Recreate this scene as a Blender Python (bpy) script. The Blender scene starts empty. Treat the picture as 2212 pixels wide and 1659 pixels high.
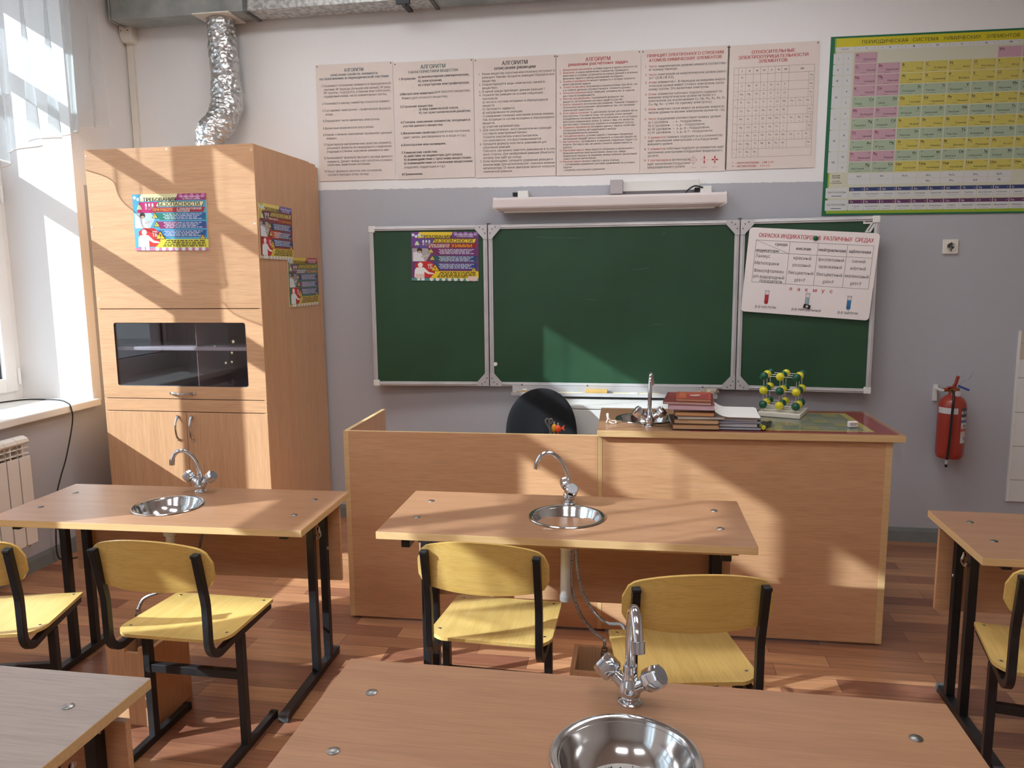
import bpy, math, random
from mathutils import Matrix, Vector
R = math.radians
PI = math.pi
scene = bpy.context.scene
COL = scene.collection
random.seed(7)

# ---------------------------------------------------------------- camera, sky, sun, exposure
CAM = (1.697, -4.8553, 1.6183)
YAW, PITCH, ROLL, FPX = 0.1666, 0.1404, -0.0098, 1683.9


def make_camera():
    cy, sy = math.cos(YAW), math.sin(YAW)
    f = Vector((-sy * math.cos(PITCH), cy * math.cos(PITCH), -math.sin(PITCH)))
    r = Vector((cy, sy, 0))
    u = r.cross(f)
    c, s = math.cos(ROLL), math.sin(ROLL)
    r2 = c * r + s * u
    u2 = -s * r + c * u
    cam = bpy.data.cameras.new('camera')
    cam.sensor_fit = 'HORIZONTAL'
    cam.sensor_width = 36.0
    cam.lens = FPX / 2212.0 * 36.0
    cam.clip_start = 0.02
    o = bpy.data.objects.new('camera', cam)
    COL.objects.link(o)
    M = Matrix((r2, u2, -f)).transposed().to_4x4()
    M.translation = Vector(CAM)
    o.matrix_world = M
    scene.camera = o


make_camera()

SUN_DIR = Vector((1.80, 1.0, -1.08)).normalized()   # travel direction of the sunlight
SUN_STRENGTH = 7.2
SKY_STRENGTH = 3.1
FILL_STRENGTH = 8.2  # glow of the added fill panels overhead
EXPOSURE = 0.28

w = bpy.data.worlds.new('sky')
scene.world = w
w.use_nodes = True
nt = w.node_tree
bg = nt.nodes['Background']
sky = nt.nodes.new('ShaderNodeTexSky')
sky.sky_type = 'HOSEK_WILKIE'
sky.sun_direction = (-SUN_DIR.x, -SUN_DIR.y, -SUN_DIR.z)
sky.turbidity = 3.0
sky.ground_albedo = 0.4
mixn = nt.nodes.new('ShaderNodeMix')
mixn.data_type = 'RGBA'
mixn.inputs[0].default_value = 0.45
mixn.inputs[7].default_value = (0.74, 0.90, 1.05, 1)
nt.links.new(sky.outputs[0], mixn.inputs[6])
nt.links.new(mixn.outputs[2], bg.inputs['Color'])
bg.inputs['Strength'].default_value = SKY_STRENGTH

sl = bpy.data.lights.new('sun', 'SUN')
sl.energy = SUN_STRENGTH
sl.angle = R(0.53)
sl.color = (0.86, 1.0, 1.06)
so = bpy.data.objects.new('sun', sl)
COL.objects.link(so)
so.location = (-12, -9, 9)
so.rotation_euler = SUN_DIR.to_track_quat('-Z', 'Y').to_euler()

scene.view_settings.view_transform = 'Standard'
scene.view_settings.look = 'None'
scene.view_settings.exposure = EXPOSURE
scene.view_settings.gamma = 1.0
scene.view_settings.use_curve_mapping = False
try:
    cs = scene.cycles
    cs.use_denoising = True
    cs.max_bounces = 10
    cs.diffuse_bounces = 6
    cs.glossy_bounces = 4
    cs.transmission_bounces = 6
    cs.transparent_max_bounces = 16
    cs.caustics_reflective = False
    cs.caustics_refractive = False
    cs.sample_clamp_indirect = 8.0
except Exception:
    pass

# room numbers (metres; x along the blackboard wall, y towards it, z up)
XL, XR, YB, YF, ZC = -1.645, 4.95, 0.0, -9.00, 3.62
XG = -2.13                      # inner face of the window frames
WINS = [(-2.75, -0.59), (-4.70, -3.05), (-8.60, -6.40)]   # the three window openings along y
MULL = [1.08, 0.95, 1.08]        # from the right frame edge to the mullion
Z_SILL, Z_HEAD = 0.88, 3.36

# window portals: tell the renderer where the daylight enters
for (a, b) in WINS:
    al = bpy.data.lights.new('window_portal', 'AREA')
    al.shape = 'RECTANGLE'
    al.size = b - a
    al.size_y = Z_HEAD - Z_SILL
    al.cycles.is_portal = True
    ao = bpy.data.objects.new('window_portal', al)
    COL.objects.link(ao)
    ao.location = (-2.24, (a + b) / 2, (Z_HEAD + Z_SILL) / 2)
    ao.rotation_euler = Vector((1, 0, 0)).to_track_quat('-Z', 'Z').to_euler()


# ---------------------------------------------------------------- colours and materials
def lin(c):
    def g(v):
        v = v / 255.0
        return v / 12.92 if v <= 0.04045 else ((v + 0.055) / 1.055) ** 2.4
    return (g(c[0]), g(c[1]), g(c[2]), 1.0)


def new_mat(name):
    m = bpy.data.materials.new(name)
    m.use_nodes = True
    return m, m.node_tree, m.node_tree.nodes['Principled BSDF']


_flat = {}


def flat(c, rough=0.6, metal=0.0, spec=0.5):
    k = (tuple(c), rough, metal, spec)
    if k not in _flat:
        m, nt, b = new_mat('paint_%d_%d_%d' % tuple(c))
        b.inputs['Base Color'].default_value = lin(c)
        b.inputs['Roughness'].default_value = rough
        b.inputs['Metallic'].default_value = metal
        b.inputs['Specular IOR Level'].default_value = spec
        _flat[k] = m
    return _flat[k]


def mottled(name, c1, c2, scale=(1, 1, 1), nscale=4.0, detail=5.0, rough=0.5, metal=0.0, spec=0.5,
            lo=0.35, hi=0.65, bump=0.0, bscale=60.0, coord='Object', rough2=None):
    """Two close tones mixed by stretched noise: laminate grain, plaster, worn metal."""
    m, nt, b = new_mat(name)
    tc = nt.nodes.new('ShaderNodeTexCoord')
    mp = nt.nodes.new('ShaderNodeMapping')
    mp.inputs['Scale'].default_value = scale
    nz = nt.nodes.new('ShaderNodeTexNoise')
    nz.inputs['Scale'].default_value = nscale
    nz.inputs['Detail'].default_value = detail
    rp = nt.nodes.new('ShaderNodeValToRGB')
    rp.color_ramp.elements[0].position = lo
    rp.color_ramp.elements[0].color = lin(c1)
    rp.color_ramp.elements[1].position = hi
    rp.color_ramp.elements[1].color = lin(c2)
    nt.links.new(tc.outputs[coord], mp.inputs['Vector'])
    nt.links.new(mp.outputs['Vector'], nz.inputs['Vector'])
    nt.links.new(nz.outputs['Fac'], rp.inputs['Fac'])
    nt.links.new(rp.outputs['Color'], b.inputs['Base Color'])
    b.inputs['Roughness'].default_value = rough
    b.inputs['Metallic'].default_value = metal
    b.inputs['Specular IOR Level'].default_value = spec
    if rough2 is not None:
        mr = nt.nodes.new('ShaderNodeMapRange')
        mr.inputs['To Min'].default_value = rough
        mr.inputs['To Max'].default_value = rough2
        nt.links.new(nz.outputs['Fac'], mr.inputs['Value'])
        nt.links.new(mr.outputs['Result'], b.inputs['Roughness'])
    if bump > 0:
        n2 = nt.nodes.new('ShaderNodeTexNoise')
        n2.inputs['Scale'].default_value = bscale
        n2.inputs['Detail'].default_value = 3.0
        bp = nt.nodes.new('ShaderNodeBump')
        bp.inputs['Strength'].default_value = bump
        bp.inputs['Distance'].default_value = 0.01
        nt.links.new(tc.outputs[coord], n2.inputs['Vector'])
        nt.links.new(n2.outputs['Fac'], bp.inputs['Height'])
        nt.links.new(bp.outputs['Normal'], b.inputs['Normal'])
    return m


def wood(name, c1, c2, axis, rough=0.38, fine=1.0, spec=0.5):
    """Beech laminate: long soft streaks along one axis with fine dark flecks."""
    m, nt, b = new_mat(name)
    tc = nt.nodes.new('ShaderNodeTexCoord')
    mp = nt.nodes.new('ShaderNodeMapping')
    s = [14.0, 14.0, 14.0]
    s['xyz'.index(axis)] = 0.9
    mp.inputs['Scale'].default_value = s
    nz = nt.nodes.new('ShaderNodeTexNoise')
    nz.inputs['Scale'].default_value = 1.6
    nz.inputs['Detail'].default_value = 6.0
    nz.inputs['Roughness'].default_value = 0.62
    nz.inputs['Distortion'].default_value = 0.35
    rp = nt.nodes.new('ShaderNodeValToRGB')
    rp.color_ramp.elements[0].position = 0.32
    rp.color_ramp.elements[0].color = lin(c1)
    rp.color_ramp.elements[1].position = 0.68
    rp.color_ramp.elements[1].color = lin(c2)
    mp2 = nt.nodes.new('ShaderNodeMapping')
    s2 = [220.0, 220.0, 220.0]
    s2['xyz'.index(axis)] = 9.0
    mp2.inputs['Scale'].default_value = s2
    n2 = nt.nodes.new('ShaderNodeTexNoise')
    n2.inputs['Scale'].default_value = 1.0
    n2.inputs['Detail'].default_value = 3.0
    mr = nt.nodes.new('ShaderNodeMapRange')
    mr.inputs['From Min'].default_value = 0.36
    mr.inputs['From Max'].default_value = 0.56
    mr.inputs['To Min'].default_value = 1.0 - 0.13 * fine
    mr.inputs['To Max'].default_value = 1.0
    mx = nt.nodes.new('ShaderNodeMix')
    mx.data_type = 'RGBA'
    mx.blend_type = 'MULTIPLY'
    mx.inputs[0].default_value = 1.0
    for a_, b_ in ((tc.outputs['Object'], mp.inputs['Vector']), (mp.outputs['Vector'], nz.inputs['Vector']),
                   (nz.outputs['Fac'], rp.inputs['Fac']), (tc.outputs['Object'], mp2.inputs['Vector']),
                   (mp2.outputs['Vector'], n2.inputs['Vector']), (n2.outputs['Fac'], mr.inputs['Value']),
                   (rp.outputs['Color'], mx.inputs[6]), (mr.outputs['Result'], mx.inputs[7]),
                   (mx.outputs[2], b.inputs['Base Color'])):
        nt.links.new(a_, b_)
    b.inputs['Roughness'].default_value = rough
    b.inputs['Specular IOR Level'].default_value = spec
    return m


BEECH = ((207, 158, 117), (216, 168, 127))
M_BX = wood('beech_laminate_horizontal', *BEECH, 'x')
M_BZ = wood('beech_laminate_vertical', *BEECH, 'z')
M_BY = wood('beech_laminate_deep', *BEECH, 'y')
M_TOP = wood('desk_laminate', (164, 120, 90), (175, 131, 98), 'x', rough=0.30)
M_TOPG = wood('desk_laminate_grey', (152, 138, 129), (162, 147, 138), 'x', rough=0.34, fine=1.2)
M_EDGE = mottled('beech_edge_band', (214, 178, 128), (224, 188, 138), scale=(2, 30, 30), rough=0.4)
M_PLYX = wood('varnished_plywood_back', (214, 172, 92), (228, 190, 112), 'x', rough=0.26, fine=0.8)
M_PLYY = wood('varnished_plywood_seat', (216, 178, 102), (230, 196, 122), 'y', rough=0.28, fine=0.8)
M_BLACK = mottled('black_tube_paint', (20, 20, 22), (34, 34, 37), nscale=12, rough=0.32, rough2=0.5)
M_CHROME = mottled('chrome', (205, 207, 212), (222, 224, 228), nscale=9, rough=0.10, metal=1.0)
M_STEEL = mottled('stainless_basin', (196, 196, 196), (220, 219, 218), nscale=7, detail=6, rough=0.07, metal=1.0, rough2=0.20)
M_STEELDULL = mottled('limescaled_basin', (150, 146, 142), (196, 194, 190), nscale=16, detail=8, rough=0.42, metal=0.85, rough2=0.6)
M_DARKSTEEL = mottled('worn_bolt_steel', (120, 118, 116), (170, 168, 165), nscale=40, rough=0.35, metal=1.0)
M_ALU = mottled('board_aluminium', (200, 198, 200), (214, 212, 214), nscale=6, rough=0.38, metal=0.35)
M_WPL = mottled('white_plastic', (226, 224, 220), (234, 232, 228), nscale=3, rough=0.38)
M_CREAM = mottled('cream_plastic', (226, 221, 210), (233, 228, 218), nscale=3, rough=0.4)
M_PVC = mottled('window_pvc', (232, 233, 234), (240, 240, 240), nscale=2, rough=0.3)
M_GALV = mottled('galvanised_sheet', (150, 156, 154), (182, 186, 184), nscale=7, detail=8, rough=0.42, metal=0.55, rough2=0.6)
M_SPANGLE = mottled('spangled_galvanised_sheet', (164, 166, 164), (206, 207, 205), nscale=38, detail=8, rough=0.45, metal=0.45, lo=0.42, hi=0.58)
M_RUBBER = flat((18, 18, 19), 0.6)
M_PIPE = mottled('white_drain_plastic', (222, 224, 226), (232, 234, 236), nscale=3, rough=0.35)
M_HOSE = mottled('braided_steel_hose', (140, 140, 140), (215, 215, 212), scale=(1, 1, 1), nscale=240, detail=1, rough=0.35, metal=0.8)
M_BRASS = mottled('rusty_valve', (110, 84, 66), (150, 118, 92), nscale=30, rough=0.5, metal=0.4)
M_BOARD = mottled('green_board_enamel', (35, 69, 46), (45, 82, 58), nscale=1.6, detail=7, rough=0.42, spec=0.45)
M_PAPER = mottled('yellowed_card', (226, 212, 204), (232, 219, 211), nscale=3, rough=0.7)
M_WHITECARD = mottled('white_card', (240, 230, 228), (244, 234, 232), nscale=3, rough=0.5)


def m_foil():
    m, nt, b = new_mat('crumpled_foil')
    b.inputs['Base Color'].default_value = (0.62, 0.62, 0.62, 1)
    b.inputs['Metallic'].default_value = 0.9
    b.inputs['Roughness'].default_value = 0.30
    tc = nt.nodes.new('ShaderNodeTexCoord')
    vo = nt.nodes.new('ShaderNodeTexVoronoi')
    vo.inputs['Scale'].default_value = 34.0
    bp = nt.nodes.new('ShaderNodeBump')
    bp.inputs['Strength'].default_value = 0.7
    bp.inputs['Distance'].default_value = 0.012
    nt.links.new(tc.outputs['Object'], vo.inputs['Vector'])
    nt.links.new(vo.outputs['Distance'], bp.inputs['Height'])
    nt.links.new(bp.outputs['Normal'], b.inputs['Normal'])
    return m


M_FOIL = m_foil()


def m_glass(name, tint=(1, 1, 1, 1), refl=0.08, rough=0.0, graze=0.75):
    """Thin pane: light passes straight through, a little is mirrored."""
    m = bpy.data.materials.new(name)
    m.use_nodes = True
    nt = m.node_tree
    nt.nodes.clear()
    out = nt.nodes.new('ShaderNodeOutputMaterial')
    tr = nt.nodes.new('ShaderNodeBsdfTransparent')
    tr.inputs['Color'].default_value = tint
    gl = nt.nodes.new('ShaderNodeBsdfGlossy')
    gl.inputs['Roughness'].default_value = rough
    mx = nt.nodes.new('ShaderNodeMixShader')
    fr = nt.nodes.new('ShaderNodeLayerWeight')
    fr.inputs['Blend'].default_value = 0.5
    pw = nt.nodes.new('ShaderNodeMath')
    pw.operation = 'POWER'
    pw.inputs[1].default_value = 5.0
    ma = nt.nodes.new('ShaderNodeMath')
    ma.operation = 'MULTIPLY_ADD'
    ma.inputs[1].default_value = graze
    ma.inputs[2].default_value = refl
    nt.links.new(fr.outputs['Facing'], pw.inputs[0])
    nt.links.new(pw.outputs[0], ma.inputs[0])
    nt.links.new(ma.outputs[0], mx.inputs[0])
    nt.links.new(tr.outputs[0], mx.inputs[1])
    nt.links.new(gl.outputs[0], mx.inputs[2])
    nt.links.new(mx.outputs[0], out.inputs[0])
    return m


M_GLASS = m_glass('window_glass', refl=0.035)
M_TINT = m_glass('smoked_cupboard_glass', tint=(0.80, 0.78, 0.82, 1), refl=0.05, rough=0.02)
M_FILM = m_glass('clear_film', tint=(0.95, 0.95, 0.96, 1), refl=0.02, rough=0.08, graze=0.30)


def m_sheer():
    """Sheer curtain voile: the steeper it is crossed the less light gets through."""
    m = bpy.data.materials.new('sheer_voile')
    m.use_nodes = True
    nt = m.node_tree
    nt.nodes.clear()
    out = nt.nodes.new('ShaderNodeOutputMaterial')
    tr = nt.nodes.new('ShaderNodeBsdfTransparent')
    tl = nt.nodes.new('ShaderNodeBsdfTranslucent')
    tl.inputs['Color'].default_value = (0.50, 0.54, 0.56, 1)
    df = nt.nodes.new('ShaderNodeBsdfDiffuse')
    df.inputs['Color'].default_value = (0.66, 0.69, 0.70, 1)
    m1 = nt.nodes.new('ShaderNodeMixShader')
    m1.inputs[0].default_value = 0.5
    m2 = nt.nodes.new('ShaderNodeMixShader')
    lw = nt.nodes.new('ShaderNodeLayerWeight')
    lw.inputs['Blend'].default_value = 0.5
    a = nt.nodes.new('ShaderNodeMath')
    a.operation = 'SUBTRACT'
    a.inputs[0].default_value = 1.03
    b = nt.nodes.new('ShaderNodeMath')
    b.operation = 'DIVIDE'
    b.inputs[0].default_value = 1.0
    c = nt.nodes.new('ShaderNodeMath')
    c.operation = 'POWER'
    c.inputs[0].default_value = 0.73
    nt.links.new(lw.outputs['Facing'], a.inputs[1])
    nt.links.new(a.outputs[0], b.inputs[1])
    nt.links.new(b.outputs[0], c.inputs[1])
    nt.links.new(c.outputs[0], m2.inputs[0])
    nt.links.new(tl.outputs[0], m1.inputs[1])
    nt.links.new(df.outputs[0], m1.inputs[2])
    nt.links.new(m1.outputs[0], m2.inputs[1])
    nt.links.new(tr.outputs[0], m2.inputs[2])
    nt.links.new(m2.outputs[0], out.inputs[0])
    return m


M_SHEER = m_sheer()


def m_wall(name, border_axis=None):
    """White plaster above, lilac-grey oil paint below about 2.15 m; near the window reveal a white border strip stays."""
    m, nt, b = new_mat(name)
    tc = nt.nodes.new('ShaderNodeTexCoord')
    sp = nt.nodes.new('ShaderNodeSeparateXYZ')
    nz = nt.nodes.new('ShaderNodeTexNoise')
    nz.inputs['Scale'].default_value = 30.0
    ad = nt.nodes.new('ShaderNodeMath')
    ad.operation = 'MULTIPLY_ADD'
    ad.inputs[1].default_value = 0.012
    nt.links.new(tc.outputs['Object'], sp.inputs[0])
    nt.links.new(tc.outputs['Object'], nz.inputs['Vector'])
    nt.links.new(nz.outputs['Fac'], ad.inputs[0])
    sl_ = nt.nodes.new('ShaderNodeMath')
    sl_.operation = 'MULTIPLY_ADD'          # the paint line falls a little to the right
    sl_.inputs[1].default_value = 0.0107
    nt.links.new(sp.outputs['X'], sl_.inputs[0])
    nt.links.new(sp.outputs['Z'], sl_.inputs[2])
    nt.links.new(sl_.outputs[0], ad.inputs[2])
    lt = nt.nodes.new('ShaderNodeMath')
    lt.operation = 'LESS_THAN'
    lt.inputs[1].default_value = 2.164
    nt.links.new(ad.outputs[0], lt.inputs[0])
    fac = lt.outputs[0]
    if border_axis:
        g1 = nt.nodes.new('ShaderNodeMath')
        g1.operation = 'GREATER_THAN'
        g1.inputs[1].default_value = -0.515
        nt.links.new(sp.outputs['Y'], g1.inputs[0])
        g2 = nt.nodes.new('ShaderNodeMath')
        g2.operation = 'LESS_THAN'
        g2.inputs[1].default_value = 0.86
        nt.links.new(sp.outputs['Z'], g2.inputs[0])
        mxm = nt.nodes.new('ShaderNodeMath')
        mxm.operation = 'MAXIMUM'
        nt.links.new(g1.outputs[0], mxm.inputs[0])
        nt.links.new(g2.outputs[0], mxm.inputs[1])
        an = nt.nodes.new('ShaderNodeMath')
        an.operation = 'MULTIPLY'
        nt.links.new(mxm.outputs[0], an.inputs[0])
        nt.links.new(lt.outputs[0], an.inputs[1])
        fac = an.outputs[0]
    mx = nt.nodes.new('ShaderNodeMix')
    mx.data_type = 'RGBA'
    mx.inputs[6].default_value = lin((239, 238, 238))
    mx.inputs[7].default_value = lin((180, 181, 188))
    nt.links.new(fac, mx.inputs[0])
    nt.links.new(mx.outputs[2], b.inputs['Base Color'])
    b.inputs['Roughness'].default_value = 0.62
    n2 = nt.nodes.new('ShaderNodeTexNoise')
    n2.inputs['Scale'].default_value = 90.0
    bp = nt.nodes.new('ShaderNodeBump')
    bp.inputs['Strength'].default_value = 0.08
    bp.inputs['Distance'].default_value = 0.01
    nt.links.new(tc.outputs['Object'], n2.inputs['Vector'])
    nt.links.new(n2.outputs['Fac'], bp.inputs['Height'])
    nt.links.new(bp.outputs['Normal'], b.inputs['Normal'])
    return m


def m_floor():
    m, nt, b = new_mat('laminate_floor')
    tc = nt.nodes.new('ShaderNodeTexCoord')
    br = nt.nodes.new('ShaderNodeTexBrick')
    br.offset = 0.37
    br.inputs['Scale'].default_value = 1.0
    br.inputs['Brick Width'].default_value = 0.62
    br.inputs['Row Height'].default_value = 0.098
    br.inputs['Mortar Size'].default_value = 0.0012
    br.inputs['Mortar Smooth'].default_value = 0.1
    br.inputs['Color1'].default_value = lin((134, 86, 66))
    br.inputs['Color2'].default_value = lin((190, 138, 100))
    br.inputs['Mortar'].default_value = lin((96, 62, 46))
    mp = nt.nodes.new('ShaderNodeMapping')
    mp.inputs['Scale'].default_value = (1.3, 26, 1)
    nz = nt.nodes.new('ShaderNodeTexNoise')
    nz.inputs['Scale'].default_value = 2.2
    nz.inputs['Detail'].default_value = 7.0
    nz.inputs['Distortion'].default_value = 0.6
    mr = nt.nodes.new('ShaderNodeMapRange')
    mr.inputs['From Min'].default_value = 0.3
    mr.inputs['From Max'].default_value = 0.7
    mr.inputs['To Min'].default_value = 0.72
    mr.inputs['To Max'].default_value = 1.12
    mx = nt.nodes.new('ShaderNodeMix')
    mx.data_type = 'RGBA'
    mx.blend_type = 'MULTIPLY'
    mx.inputs[0].default_value = 1.0
    nt.links.new(tc.outputs['Object'], br.inputs['Vector'])
    nt.links.new(tc.outputs['Object'], mp.inputs['Vector'])
    nt.links.new(mp.outputs['Vector'], nz.inputs['Vector'])
    nt.links.new(nz.outputs['Fac'], mr.inputs['Value'])
    nt.links.new(br.outputs['Color'], mx.inputs[6])
    nt.links.new(mr.outputs['Result'], mx.inputs[7])
    nt.links.new(mx.outputs[2], b.inputs['Base Color'])
    b.inputs['Roughness'].default_value = 0.33
    return m


def m_tiles(name, c1, c2, mortar, bw, rh, ms, rough=0.2, axes='xz'):
    m, nt, b = new_mat(name)
    tc = nt.nodes.new('ShaderNodeTexCoord')
    sp = nt.nodes.new('ShaderNodeSeparateXYZ')
    cb = nt.nodes.new('ShaderNodeCombineXYZ')
    br = nt.nodes.new('ShaderNodeTexBrick')
    br.offset = 0.0 if rough < 0.5 else 0.5
    br.inputs['Scale'].default_value = 1.0
    br.inputs['Brick Width'].default_value = bw
    br.inputs['Row Height'].default_value = rh
    br.inputs['Mortar Size'].default_value = ms
    br.inputs['Color1'].default_value = lin(c1)
    br.inputs['Color2'].default_value = lin(c2)
    br.inputs['Mortar'].default_value = lin(mortar)
    nt.links.new(tc.outputs['Object'], sp.inputs[0])
    nt.links.new(sp.outputs[axes[0].upper()], cb.inputs[0])
    nt.links.new(sp.outputs[axes[1].upper()], cb.inputs[1])
    nt.links.new(cb.outputs[0], br.inputs['Vector'])
    nt.links.new(br.outputs['Color'], b.inputs['Base Color'])
    b.inputs['Roughness'].default_value = rough
    return m


# ---------------------------------------------------------------- mesh building
class MB:
    def __init__(self):
        self.v, self.f, self.mi, self.sm = [], [], [], []

    def add(self, verts, faces, mat=0, smooth=False, M=None):
        n = len(self.v)
        for p in verts:
            p = Vector(p)
            if M is not None:
                p = M @ p
            self.v.append((p.x, p.y, p.z))
        for fc in faces:
            self.f.append([i + n for i in fc])
            self.mi.append(mat)
            self.sm.append(smooth)
        return self

    def box(self, x0, x1, y0, y1, z0, z1, mat=0, M=None):
        v = [(x0, y0, z0), (x1, y0, z0), (x1, y1, z0), (x0, y1, z0), (x0, y0, z1), (x1, y0, z1), (x1, y1, z1), (x0, y1, z1)]
        f = [(0, 3, 2, 1), (4, 5, 6, 7), (0, 1, 5, 4), (1, 2, 6, 5), (2, 3, 7, 6), (3, 0, 4, 7)]
        return self.add(v, f, mat, False, M)

    def lathe(self, prof, n=24, mat=0, M=None, smooth=True, caps=True):
        v, f = [], []
        for (r, z) in prof:
            for i in range(n):
                a = 2 * PI * i / n
                v.append((r * math.cos(a), r * math.sin(a), z))
        for k in range(len(prof) - 1):
            for i in range(n):
                j = (i + 1) % n
                f.append((k * n + i, k * n + j, (k + 1) * n + j, (k + 1) * n + i))
        if caps and prof[0][0] > 1e-6:
            f.append(tuple(reversed(range(n))))
        if caps and prof[-1][0] > 1e-6:
            f.append(tuple(range((len(prof) - 1) * n, len(prof) * n)))
        return self.add(v, f, mat, smooth, M)

    def cyl(self, p0, p1, r0, r1=None, n=16, mat=0, M=None):
        p0, p1 = Vector(p0), Vector(p1)
        d = p1 - p0
        q = d.to_track_quat('Z', 'Y').to_matrix().to_4x4()
        q.translation = p0
        if M is not None:
            q = M @ q
        return self.lathe([(r0, 0), (r0 if r1 is None else r1, d.length)], n, mat, q)

    def tube(self, pts, r, n=10, mat=0, M=None, caps=True):
        """Round tube along points; r may be a list."""
        P = [Vector(p) for p in pts]
        rs = r if isinstance(r, (list, tuple)) else [r] * len(P)
        v, f = [], []
        t0 = (P[1] - P[0]).normalized()
        a = Vector((0, 0, 1)) if abs(t0.z) < 0.9 else Vector((1, 0, 0))
        u = t0.cross(a).normalized()
        pt = t0
        for k, p in enumerate(P):
            if k == 0:
                t = t0
            elif k == len(P) - 1:
                t = (P[k] - P[k - 1]).normalized()
            else:
                t = ((P[k + 1] - P[k]).normalized() + (P[k] - P[k - 1]).normalized()).normalized()
            q = pt.rotation_difference(t)
            u = (q @ u)
            u = (u - t * u.dot(t)).normalized()
            w_ = t.cross(u)
            pt = t
            for i in range(n):
                an = 2 * PI * i / n
                v.append(p + (u * math.cos(an) + w_ * math.sin(an)) * rs[k])
        m = len(P)
        for k in range(m - 1):
            for i in range(n):
                j = (i + 1) % n
                f.append((k * n + i, k * n + j, (k + 1) * n + j, (k + 1) * n + i))
        if caps:
            f.append(tuple(reversed(range(n))))
            f.append(tuple(range((m - 1) * n, m * n)))
        return self.add(v, f, mat, True, M)

    def bar(self, pts, side, ws, wn, mat=0, M=None):
        """Rectangular tube along a polyline that lies in the plane normal to `side`: ws across, wn in the plane."""
        P = [Vector(p) for p in pts]
        s = Vector(side).normalized()
        v, f = [], []
        m = len(P)
        for k, p in enumerate(P):
            if k == 0:
                t = (P[1] - P[0]).normalized()
                sc = 1.0
            elif k == m - 1:
                t = (P[k] - P[k - 1]).normalized()
                sc = 1.0
            else:
                t1, t2 = (P[k] - P[k - 1]).normalized(), (P[k + 1] - P[k]).normalized()
                t = (t1 + t2).normalized()
                sc = 1.0 / max(0.4, t.dot(t1))
            nn = t.cross(s).normalized()
            for (a, b) in ((-1, -1), (1, -1), (1, 1), (-1, 1)):
                v.append(p + s * (a * ws / 2) + nn * (b * wn / 2 * sc))
        for k in range(m - 1):
            for i in range(4):
                j = (i + 1) % 4
                f.append((k * 4 + i, k * 4 + j, (k + 1) * 4 + j, (k + 1) * 4 + i))
        f.append((3, 2, 1, 0))
        f.append(tuple((m - 1) * 4 + i for i in range(4)))
        return self.add(v, f, mat, False, M)

    def prism(self, outline, z0, z1, mat=0, M=None):
        n = len(outline)
        v = [(x, y, z0) for x, y in outline] + [(x, y, z1) for x, y in outline]
        f = [tuple(reversed(range(n))), tuple(range(n, 2 * n))]
        for i in range(n):
            j = (i + 1) % n
            f.append((i, j, n + j, n + i))
        return self.add(v, f, mat, False, M)

    def sphere(self, c, r, n=16, m=10, mat=0, sc=(1, 1, 1), M=None):
        c = Vector(c)
        v, f = [c + Vector((0, 0, -r * sc[2]))], []
        for k in range(1, m):
            ph = -PI / 2 + PI * k / m
            for i in range(n):
                a = 2 * PI * i / n
                v.append(c + Vector((r * sc[0] * math.cos(ph) * math.cos(a), r * sc[1] * math.cos(ph) * math.sin(a), r * sc[2] * math.sin(ph))))
        v.append(c + Vector((0, 0, r * sc[2])))
        for i in range(n):
            f.append((0, 1 + (i + 1) % n, 1 + i))
            f.append((len(v) - 1, 1 + (m - 2) * n + i, 1 + (m - 2) * n + (i + 1) % n))
        for k in range(m - 2):
            for i in range(n):
                j = (i + 1) % n
                f.append((1 + k * n + i, 1 + k * n + j, 1 + (k + 1) * n + j, 1 + (k + 1) * n + i))
        return self.add(v, f, mat, True, M)

    def build(self, name, mats, parent=None, bevel=0.0, seg=2, sharp=35, loc=None):
        me = bpy.data.meshes.new(name)
        me.from_pydata(self.v, [], self.f)
        if not isinstance(mats, (list, tuple)):
            mats = [mats]
        for m in mats:
            me.materials.append(m)
        me.polygons.foreach_set('material_index', self.mi)
        me.polygons.foreach_set('use_smooth', self.sm)
        if any(self.sm):
            try:
                me.set_sharp_from_angle(angle=R(sharp))
            except Exception:
                pass
        me.update()
        o = bpy.data.objects.new(name, me)
        COL.objects.link(o)
        if parent is not None:
            o.parent = parent
        if loc is not None:
            o.location = loc
        if bevel > 0:
            b = o.modifiers.new('edges', 'BEVEL')
            b.width = bevel
            b.segments = seg
            b.limit_method = 'ANGLE'
            b.angle_limit = R(40)
        return o


def tag(o, label=None, cat=None, group=None, kind=None):
    if label:
        o['label'] = label
    if cat:
        o['category'] = cat
    if group:
        o['group'] = group
    if kind:
        o['kind'] = kind
    return o


def thing(name, label, cat, loc=(0, 0, 0), rz=0.0, group=None):
    o = bpy.data.objects.new(name, None)
    o.empty_display_size = 0.1
    COL.objects.link(o)
    o.location = loc
    o.rotation_euler = (0, 0, rz)
    return tag(o, label, cat, group)


def copy_tree(o, parent=None):
    c = o.copy()
    COL.objects.link(c)
    if parent is not None:
        c.parent = parent
    for ch in [x for x in bpy.data.objects if x.parent == o]:
        copy_tree(ch, c)
    return c


def arc(cx, cy, r, a0, a1, n):
    return [(cx + r * math.cos(R(a0 + (a1 - a0) * i / n)), cy + r * math.sin(R(a0 + (a1 - a0) * i / n))) for i in range(n + 1)]


def rrect(x0, x1, y0, y1, r, n=4):
    if not isinstance(r, (list, tuple)):
        r = [r] * 4     # bottom-left, bottom-right, top-right, top-left
    o = []
    o += arc(x0 + r[0], y0 + r[0], r[0], 180, 270, n)
    o += arc(x1 - r[1], y0 + r[1], r[1], 270, 360, n)
    o += arc(x1 - r[2], y1 - r[2], r[2], 0, 90, n)
    o += arc(x0 + r[3], y1 - r[3], r[3], 90, 180, n)
    return o


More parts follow.
